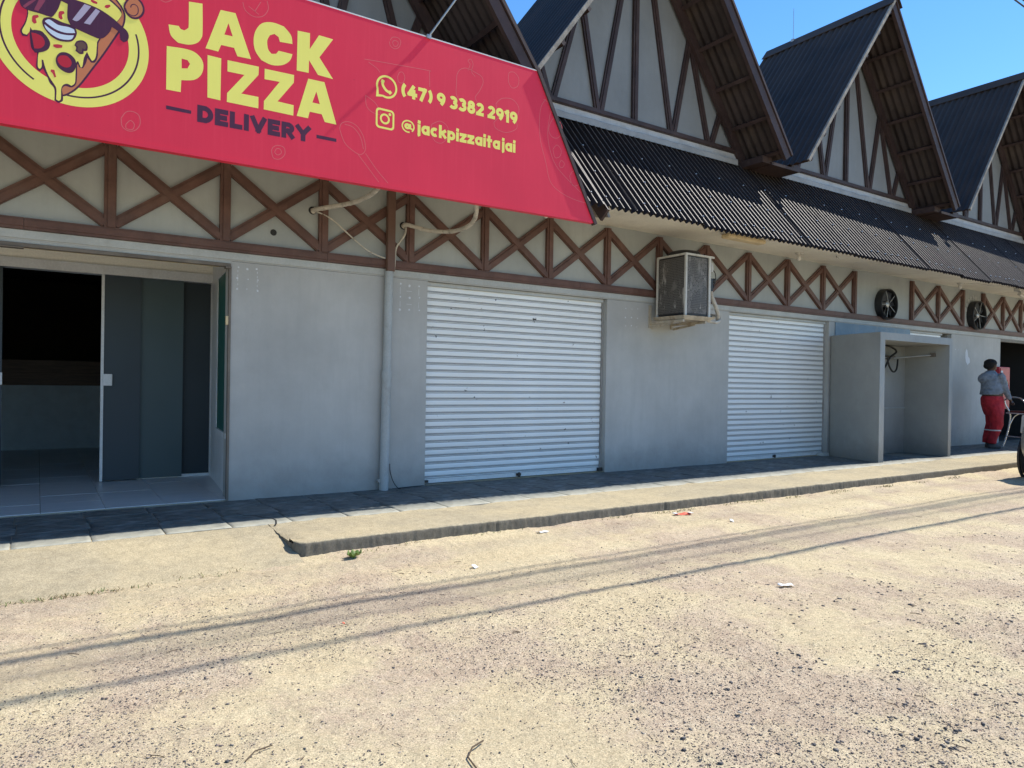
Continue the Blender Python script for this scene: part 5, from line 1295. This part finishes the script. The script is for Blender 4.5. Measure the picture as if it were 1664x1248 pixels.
for u0, v0 in ((.0, -.08), (.05, .09)):
    E_(mb, [(u0 + .035, v0, .004, .115, .050), (u0 + .035, v0, .03, .118, .052), (u0 + .02, v0, .06, .095, .048), (u0 - .01, v0, .09, .06, .05)], 12)
    mb.ball(L(u0 + .12, v0, .030), (.055, .048, .030), 10, 6)
body('shoes', mb, 'shoe', .012, P_, smooth_it=1)
mb = MB(); mb.ball(L(-.012, 0, 1.595), (.104, .110, .082), 14, 10); mb.ball(L(-.035, 0, 1.545), (.078, .10, .072), 12, 9)
body('hair', mb, 'hair', .011, P_, smooth_it=2)

# ================================================================== CHAIR in the hand
CB = Vector((15.10, 5.72, 0))
def C(u, v, z): return L(u, v, z, CB)
ch = empty('bar_chair', tuple(CB), 'pale tubular metal chair with curved legs and dark red seat held by the person', 'chair')
def tub(name, pts, r=.014, par=ch): return obj(name, MB().tube(spline([C(*p) for p in pts], 5), r, 8), 'chrome', par, smooth=60)
tub('leg', [(.02, 0, .90), (.10, 0, .80), (.155, 0, .66), (.15, 0, .45), (.09, 0, .2), (.0, 0, .0)], .017)
tub('leg', [(-.05, .42, .90), (-.02, .42, .80), (.06, .42, .66), (.06, .42, .45), (.0, .42, .2), (-.06, .42, .02)], .015)
tub('leg', [(.44, -.0, .66), (.42, 0, .5), (.43, 0, .25), (.50, -.02, .0)], .014)
tub('leg', [(.50, .42, .66), (.48, .42, .5), (.49, .42, .25), (.56, .42, .0)], .014)
tub('arch', [(.15, 0, .46), (.20, 0, .60), (.30, 0, .655), (.38, 0, .60), (.42, 0, .46)], .010)
tub('arch', [(.06, .4, .46), (.14, .4, .60), (.27, .4, .655), (.40, .4, .60), (.47, .4, .46)], .010)
tub('stretcher', [(.07, 0, .22), (.25, 0, .2), (.44, 0, .22)], .011)
tub('stretcher', [(.0, .41, .22), (.25, .41, .2), (.49, .41, .22)], .011)
tub('stretcher', [(.07, 0, .22), (.0, .41, .22)], .011)
tub('backrest', [(.02, 0, .90), (.0, .1, .955), (-.03, .3, .955), (-.05, .42, .90)], .015)
mb = MB()
pl = [(.10, -.04), (.50, -.04), (.56, .46), (.04, .46)]
mb.hexa([C(u, v, .668) for u, v in pl], [C(u, v, .705) for u, v in pl])
seat = obj('seat', mb, 'wood_red', ch, bevel=.01)
mb = MB(); pl2 = [(.085, -.055), (.515, -.055), (.575, .475), (.025, .475)]
mb.hexa([C(u, v, .650) for u, v in pl2], [C(u, v, .667) for u, v in pl2]); obj('seat_frame', mb, 'aluminium_white', ch)

# ================================================================== HOSE CABINET
K = empty('fire_hose_cabinet', (16.65, 6.68, .7), 'red metal fire hose cabinet with round window beside the dark opening', 'cabinet')
kx0, kx1, ky0, kz0, kz1 = 16.41, 16.89, 6.64, .70, 1.567
obj('box', MB().box(kx0, kx1, ky0, YW - .001, kz0, kz1), 'cabinet_red', K, bevel=.01)
mb = MB().box(kx0 + .03, kx1 - .03, ky0 - .012, ky0 - .001, kz0 + .03, kz1 - .03)
dr = obj('door', mb, 'cabinet_red', K, bevel=.004)
kc = ((kx0 + kx1) / 2 + .03, ky0 - .0125, 1.20)
obj('window', MB().lathe([(.001, .003), (.105, .003), (.105, .0)], kc, 'Y', 24), 'cabinet_glass', dr)
obj('window_rim', MB().lathe([(.105, .0), (.105, .008), (.122, .008), (.122, .0)], kc, 'Y', 24), 'cabinet_red', dr)
obj('sticker', MB().box(kx0 + .03, kx0 + .13, ky0 - .0145, ky0 - .0122, 1.42, 1.49), 'patch_white', dr)
obj('latch', MB().box(kx1 - .06, kx1 - .045, ky0 - .03, ky0 - .0125, 1.0, 1.06), 'chrome', dr)

# ================================================================== MOTORCYCLE in the dark opening
MBs = Vector((18.35, 7.75, 0)); ma = math.radians(205)
M_ = empty('motorcycle', tuple(MBs), 'dark motorcycle parked inside the unlit opening, one mirror catching the light', 'motorcycle')
dX = Vector((math.cos(ma), math.sin(ma), 0)); dY = Vector((-math.sin(ma), math.cos(ma), 0))
def G(a, b, z): return MBs + dX * a + dY * b + Vector((0, 0, z))
def wheel(name, a, par):
    rows = []; n = 28; vs = []; R = .285; r = .05
    for i in range(n):
        t = 2 * math.pi * i / n
        for k in range(8):
            p = 2 * math.pi * k / 8; q = R + r * math.cos(p)
            vs.append(G(a + q * math.cos(t), r * .9 * math.sin(p), .335 + q * math.sin(t)))
    fs = [(i * 8 + k, i * 8 + (k + 1) % 8, ((i + 1) % n) * 8 + (k + 1) % 8, ((i + 1) % n) * 8 + k) for i in range(n) for k in range(8)]
    w = obj(name, MB().add(vs, fs), 'tyre', par, smooth=60)
    mb = MB()
    for k in range(5):
        t = k * 2 * math.pi / 5; mb.tube([G(a, 0, .335), G(a + .26 * math.cos(t), 0, .335 + .26 * math.sin(t))], .014, 6)
    mb.tube([G(a, -.06, .335), G(a, .06, .335)], .04, 10)
    obj('rim', mb, 'galvanised', w)
wheel('wheel', .66, M_); wheel('wheel', -.62, M_)
obj('fork', MB().tube([G(.66, .09, .335), G(.42, .09, 1.0)], .022, 8).tube([G(.66, -.09, .335), G(.42, -.09, 1.0)], .022, 8), 'chrome', M_, smooth=60)
obj('handlebar', MB().tube(spline([G(.28, -.38, 1.06), G(.36, -.2, 1.06), G(.40, 0, 1.02), G(.36, .2, 1.06), G(.28, .38, 1.06)], 4), .014, 8), 'black_plastic', M_, smooth=60)
mb = MB(); mb.ball(G(.16, 0, .86), (.24, .20, .13), 14, 8); obj('fuel_tank', mb, 'moto_paint', M_, smooth=80)
mb = MB(); mb.hexa([G(-.62, -.12, .78), G(.0, -.13, .76), G(.0, .13, .76), G(-.62, .12, .78)], [G(-.66, -.09, .87), G(.0, -.1, .83), G(.0, .1, .83), G(-.66, .09, .87)]); obj('saddle', mb, 'black_rubber', M_, bevel=.03)
mb = MB(); mb.hexa([G(-.2, -.12, .30), G(.3, -.12, .30), G(.3, .12, .30), G(-.2, .12, .30)], [G(-.25, -.12, .72), G(.3, -.12, .7), G(.3, .12, .7), G(-.25, .12, .72)]); obj('engine', mb, 'black_plastic', M_, bevel=.04)
obj('swingarm', MB().tube([G(-.62, .1, .335), G(-.1, .1, .42)], .025, 8).tube([G(-.62, -.1, .335), G(-.1, -.1, .42)], .025, 8), 'black_plastic', M_)
obj('exhaust', MB().tube([G(.2, -.16, .3), G(-.2, -.18, .3), G(-.75, -.2, .42)], .04, 10), 'chrome', M_, smooth=60)
obj('mudguard', MB().tube(spline([G(-.95, 0, .48), G(-.85, 0, .62), G(-.62, 0, .70), G(-.4, 0, .66)], 4), .06, 8), 'moto_paint', M_, smooth=60)
mb = MB(); mb.ball(G(.50, 0, .93), (.09, .10, .10), 12, 8); obj('headlight', mb, 'cabinet_glass', M_, smooth=80)
obj('number_plate', MB().hexa([G(.70, -.1, .62), G(.71, -.1, .62), G(.71, .1, .62), G(.70, .1, .62)], [G(.68, -.1, .78), G(.69, -.1, .78), G(.69, .1, .78), G(.68, .1, .78)]), 'plate', M_)
for s_ in (-1, 1):
    mb = MB().tube([G(.34, s_ * .26, 1.06), G(.30, s_ * .34, 1.22)], .008, 6)
    st = obj('mirror', mb, 'black_plastic', M_)
    c = G(.30, s_ * .36, 1.26); v_ = (Vector((0, 0, 1.12)) - c).normalized(); vv = (v_ + Vector((-.2, -.7, .9)).normalized()).normalized()
    mb = MB().ball(c, (.055, .02, .04), 10, 8); mb.v = [tuple(Vector(p)) for p in mb.v]; obj('mirror_shell', mb, 'mirror_glass', st, smooth=80)

# ================================================================== CAR at the right edge
cx0, cy1, cyl = 11.02, 4.30, 1.66
CR = empty('parked_car', (13.4, cy1 - cyl / 2, -.1), 'silver hatchback parked by the kerb, only its corner and tyre in view', 'car')
prof_ = [  # x from the near end, half width, z bottom, z belt, z roof
    (0.00, .62, .30, .62, .66), (0.04, .72, .24, .70, .80), (0.14, .79, .20, .78, .98), (0.40, .82, .18, .84, 1.30), (0.75, .83, .18, .86, 1.41), (1.4, .83, .17, .86, 1.46),
    (2.1, .83, .17, .87, 1.44), (2.6, .83, .17, .88, 1.26), (2.95, .83, .18, .88, .98), (3.4, .81, .18, .82, .86), (3.8, .76, .2, .72, .76), (3.95, .66, .26, .6, .62)]
vs = []; fs = []; NSEC = 14
for (x, hw, zb, zbelt, zr) in prof_:
    ring = [(-.86, zb), (-.98, zb + .12), (-1, (zb + zbelt) / 2), (-.97, zbelt), (-.80, zbelt + (zr - zbelt) * .7), (-.62, zr - .01), (-.25, zr + .01)]
    ring = ring + [(-a, b) for a, b in ring[::-1]]
    vs += [(cx0 + x, cy1 - cyl / 2 + a * hw, b - .1) for a, b in ring]
m = len(prof_)
for i in range(m - 1):
    for k in range(NSEC):
        a = i * NSEC + k; b = i * NSEC + (k + 1) % NSEC
        fs.append((a, a + NSEC, b + NSEC, b))
fs += [tuple(range(NSEC)), tuple((m - 1) * NSEC + k for k in range(NSEC - 1, -1, -1))]
bd = obj('body', MB().add(vs, fs), 'car_silver', CR, smooth=180)
sd = bd.modifiers.new('sub', 'SUBSURF'); sd.levels = sd.render_levels = 2
for nm_, x, y0, y1 in (('w', .52, cy1 - .20, cy1 - .005), ('w', 3.12, cy1 - .20, cy1 - .005), ('w', .52, cy1 - cyl + .005, cy1 - cyl + .2), ('w', 3.12, cy1 - cyl + .005, cy1 - cyl + .2)):
    wx = cx0 + x
    obj('wheel_arch', MB().lathe([(.34, -(y1 - .02)), (.34, -(y1 + .006)), (.30, -(y1 + .006)), (.30, -(y1 - .02))] if y1 > cy1 - .5 else [(.34, -(y0 + .02)), (.34, -(y0 - .006)), (.30, -(y0 - .006)), (.30, -(y0 + .02))], (wx, 0, .185), 'Y', 28, close=True), 'black_plastic', CR)
    w = obj('wheel', MB().lathe([(.18, -y0), (.27, -y0), (.288, -(y0 + .02)), (.288, -(y1 - .02)), (.27, -y1), (.18, -y1)], (wx, 0, .185), 'Y', 36, close=True), 'tyre', CR, smooth=40)
    mb = MB().lathe([(.001, -(y1 - .03)), (.18, -(y1 - .01)), (.185, -(y1 - .01)), (.185, -y0), (.001, -(y0 + .03))], (wx, 0, .185), 'Y', 24); obj('rim', mb, 'galvanised', w, smooth=40)
yc = cy1 - cyl / 2
obj('windscreen', MB().hexa([(cx0 + .19, yc - .55, .80), (cx0 + .19, yc + .55, .80), (cx0 + .24, yc + .55, .80), (cx0 + .24, yc - .55, .80)], [(cx0 + .36, yc - .46, 1.16), (cx0 + .36, yc + .46, 1.16), (cx0 + .44, yc + .46, 1.16), (cx0 + .44, yc - .46, 1.16)]), 'car_glass', CR)
obj('side_window', MB().hexa([(cx0 + .55, yc + .80, .82), (cx0 + 2.5, yc + .80, .82), (cx0 + 2.5, yc + .76, .82), (cx0 + .55, yc + .76, .82)], [(cx0 + .75, yc + .66, 1.18), (cx0 + 2.1, yc + .66, 1.18), (cx0 + 2.1, yc + .6, 1.18), (cx0 + .75, yc + .6, 1.18)]), 'car_glass', CR)
for s_ in (-1, 1):
    obj('headlight', MB().hexa([(cx0 + .06, yc + s_ * .66, .52), (cx0 + .16, yc + s_ * .79, .52), (cx0 + .2, yc + s_ * .70, .52), (cx0 + .1, yc + s_ * .60, .52)], [(cx0 + .12, yc + s_ * .66, .76), (cx0 + .2, yc + s_ * .79, .76), (cx0 + .24, yc + s_ * .70, .76), (cx0 + .16, yc + s_ * .60, .76)]), 'lens_clear', CR, bevel=.01)
obj('number_plate', MB().box(cx0 - .012, cx0 + .0, yc - .2, yc + .2, .33, .46), 'plate', CR)

# ================================================================== SMALL THINGS ON THE GROUND
def gz(x, y): return float(ground_z(np.array([x]), np.array([y]))[0])
# lettuce leaf
lx, ly = 1.80, 4.60; n = 16; P = np.zeros((n, n, 3))
for a in range(n):
    for b in range(n):
        u = (b / (n - 1) - .5) * 2; v = (a / (n - 1) - .5) * 2
        rr = math.hypot(u, v); k = min(1, 1 / max(rr, 1e-6)) if rr > 1 else 1
        u *= k; v *= k; rr = math.hypot(u, v)
        z = .012 + .030 * rr ** 2 + .010 * math.sin(8 * math.atan2(v, u)) * rr ** 3 + .018 * noise.noise(Vector((u * 2.2, v * 2.2, 3)))
        P[a, b] = (lx + u * .052 + .015 * v, ly + v * .045, gz(lx, ly) + max(.004, z))
le = link('lettuce_leaf', grid_mesh('lettuce_leaf', P, 'lettuce')); sm_ = le.modifiers.new('thick', 'SOLIDIFY'); sm_.thickness = .0015
tag(le, 'crumpled green lettuce leaf lying on the sand by the kerb end', 'leaf')
def paper(name, x, y, w, h, rot, mat, label, cat, seed=0):
    n = 7; P = np.zeros((n, n, 3)); ca, sa = math.cos(rot), math.sin(rot); z0 = gz(x, y)
    for a in range(n):
        for b in range(n):
            u = (b / (n - 1) - .5) * w; v = (a / (n - 1) - .5) * h
            u *= 1 + .25 * noise.noise(Vector((a * .7, seed, 1))); v *= 1 + .25 * noise.noise(Vector((b * .7, seed, 5)))
            z = .012 + .018 * noise.noise(Vector((u * 25 + seed, v * 25, seed)))
            P[a, b] = (x + ca * u - sa * v, y + sa * u + ca * v, z0 + max(.003, z))
    o = link(name, grid_mesh(name, P, mat, False)); m_ = o.modifiers.new('thick', 'SOLIDIFY'); m_.thickness = .001
    return tag(o, label, cat)
paper('paper_scrap', 3.40, 4.63, .10, .05, .1, 'litter_white', 'white paper scrap on the sand below the first shutter', 'litter', 1)
paper('paper_scrap', 2.39, 3.99, .045, .035, .4, 'litter_white', 'tiny white scrap alone in the sandy street', 'litter', 2)
paper('paper_scrap', 3.80, 2.67, .10, .04, -.3, 'litter_white', 'flat whitish scrap out in the gravel of the street', 'litter', 3)
paper('paper_scrap', 5.15, 4.18, .06, .03, .9, 'litter_white', 'small pale scrap right of the red wrapper', 'litter', 4)
paper('paper_scrap', 2.18, 1.72, .02, .014, .9, 'litter_white', 'speck of white paper near the bottom of the frame', 'litter', 5)
wr = paper('wrapper', 4.98, 4.60, .17, .045, -.25, 'litter_red', 'red and white food wrapper lying against the kerb', 'litter', 6)
ca, sa = math.cos(-.25), math.sin(-.25)
mb = MB()
for s_ in (-1, 1):
    x = 4.98 + ca * s_ * .082; y = 4.60 + sa * s_ * .082
    mb.box(x - .018, x + .018, y - .02, y + .02, gz(x, y) + .016, gz(x, y) + .022)
obj('wrapper_end', mb, 'litter_white', wr)
paper('wrapper_bit', 1.28, 3.40, .012, .009, .2, 'litter_red', 'tiny red scrap in the sand', 'litter', 8)

# pebbles and gravel: thousands of small stones nobody could count
def stones(name, mat, n, fn_r, dens, seed, label, xr, yr, flat_=.6):
    r = np.random.default_rng(seed); V = []; F = []
    base = np.array([(1, 0, 0), (0, 1, 0), (-1, 0, 0), (0, -1, 0), (0, 0, .8), (0, 0, -.8), (.6, .6, .45), (-.6, .6, .4), (-.6, -.6, .45), (.6, -.6, .4)], float)
    tri = [(0, 6, 4), (6, 1, 4), (1, 7, 4), (7, 2, 4), (2, 8, 4), (8, 3, 4), (3, 9, 4), (9, 0, 4), (0, 1, 6), (1, 2, 7), (2, 3, 8), (3, 0, 9), (1, 0, 5), (2, 1, 5), (3, 2, 5), (0, 3, 5)]
    tri = np.array(tri)
    # perspective-aware: denser near the camera
    N = n * 6
    x = r.uniform(xr[0], xr[1], N); y = r.uniform(yr[0], yr[1], N)
    d = dens(x, y) * np.clip(6.0 / (x * x + y * y), .05, 1.2)
    keep = r.uniform(0, 1, N) < d; x = x[keep][:n]; y = y[keep][:n]
    m = len(x); rad = fn_r(r, m)
    z = ground_z(x, y)
    a = r.uniform(0, 6.28, m); st = r.uniform(.65, 1.35, (m, 1, 3)) * rad[:, None, None]; st[:, :, 2] *= flat_
    p = base[None] * (1 + r.uniform(-.38, .30, (m, len(base), 1))) * st
    ca, sa = np.cos(a)[:, None], np.sin(a)[:, None]
    px = p[..., 0] * ca - p[..., 1] * sa; py = p[..., 0] * sa + p[..., 1] * ca
    P = np.stack([px + x[:, None], py + y[:, None], p[..., 2] + z[:, None] + rad[:, None] * .15], -1)
    me = bpy.data.meshes.new(name); nv = m * len(base)
    me.vertices.add(nv); me.vertices.foreach_set('co', P.reshape(-1).astype(np.float32))
    T = (tri[None] + (np.arange(m) * len(base))[:, None, None]).reshape(-1, 3)
    me.loops.add(T.size); me.loops.foreach_set('vertex_index', T.reshape(-1).astype(np.int32))
    me.polygons.add(len(T)); me.polygons.foreach_set('loop_start', (np.arange(len(T)) * 3).astype(np.int32))
    me.update(calc_edges=True); me.materials.append(MATS[mat]); me.validate()
    o = link(name, me); stuff(o); o['label'] = label
    return o
def d1(x, y): return np.clip((fbm(x * .9, y * 1.4, 4, 41) - .36) * 3.6, .10, 1) * np.clip((4.55 - y) / .8, .12, 1)
stones('pebbles', 'pebble', 95000, lambda r, m: .0014 + .0024 * r.random(m) ** 2 + .003 * (r.random(m) > .97), d1, 5, 'fine pebbles scattered over the sandy street', (-.3, 9), (.7, 4.7))
def d2(x, y): return np.clip((fbm(x * 3.2, y * 4.2, 4, 77) - .50) * 7, 0.03, 1) * np.clip((x - .6 * (y - 1) - .8) / 1.7, .018, 1) * np.clip((3.6 - y) / 1.2, 0.03, 1)
stones('gravel', 'dark_gravel', 12000, lambda r, m: .0018 + .0085 * r.random(m) ** 5 + .004 * (r.random(m) > .990), d2, 6, 'dark gravel patches in the nearer right part of the street', (-.2, 7), (.7, 4.2))
# twigs and dry stalks
mb = MB(); r_ = random.Random(3)
for k in range(420):
    x = r_.uniform(-.2, 7); y = r_.uniform(.9, 4.75)
    if r_.random() > 6 / (x * x + y * y) + .1: continue
    a = r_.uniform(0, 6.28); l = r_.uniform(.006, .028); z = gz(x, y) + .003
    b_ = a + r_.uniform(-.5, .5)
    mb.tube([(x, y, z), (x + l * math.cos(a), y + l * math.sin(a), z + .002), (x + l * math.cos(a) + l * math.cos(b_), y + l * math.sin(a) + l * math.sin(b_), z + .001)], .0009 + r_.random() * .0008, 4)
stuff(obj('twig_litter', mb, 'twig', None))['label'] = 'dry bits of twig strewn on the sand'
def twig(pts, r, label):
    o = obj('twig', MB().tube([(x, y, gz(x, y) + .004 + dz) for x, y, dz in pts], r, 5), 'twig', None); tag(o, label, 'twig')
twig([(1.16, 1.90, 0), (1.17, 1.98, .004), (1.21, 2.02, .012), (1.27, 2.05, .006)], .003, 'bent dark twig near the bottom centre of the street')
twig([(.56, 2.33, 0), (.60, 2.37, .01), (.66, 2.39, .005)], .0025, 'short forked twig near the left bottom of the street')
# weeds at the kerb foot and cracks
mb = MB(); r_ = random.Random(9); mb2 = MB()
spots = [(2.32, 4.76, .6), (3.0, 4.76, .5), (4.3, 4.75, .7), (4.9, 4.73, 1), (5.2, 4.74, 1), (5.9, 4.74, 1.1), (6.2, 4.73, 1), (6.9, 4.72, .9), (7.6, 4.70, 1.1), (8.6, 4.68, 1.3), (9.4, 4.66, 1), (10.2, 4.66, 1), (.7, 4.70, .8), (.85, 4.66, .7), (.42, 4.62, .9), (.1, 4.60, 1.1), (.25, 4.62, .9), (1.1, 4.74, .8), (-.05, 4.62, 1), (1.95, 4.70, .4), (1.3, 6.6, 0)]
for sx_, sy_, k in spots:
    for i in range(int(46 * k)):
        x = sx_ + r_.gauss(0, .12); y = sy_ + r_.gauss(0, .018); z = gz(x, y) - .002
        a = r_.uniform(0, 6.28); l = r_.uniform(.010, .038) * (.6 + .5 * k); w = .0022
        t_ = (mb if r_.random() > .45 else mb2)
        q = Vector((math.cos(a) * l * .9, math.sin(a) * l * .6, l * r_.uniform(.15, .8))); o_ = Vector((-math.sin(a), math.cos(a), 0)) * w
        p0 = Vector((x, y, z)); t_.add([p0 - o_, p0 + o_, p0 + q * .6 + o_ + Vector((0, 0, l * .25)), p0 + q * .6 - o_ + Vector((0, 0, l * .25)), p0 + q], [(0, 1, 2, 3), (3, 2, 4)])
stuff(obj('weeds', mb, 'weed', None))['label'] = 'small green weeds along the foot of the kerb'
stuff(obj('dry_grass', mb2, 'straw', None))['label'] = 'withered grass along the foot of the kerb'
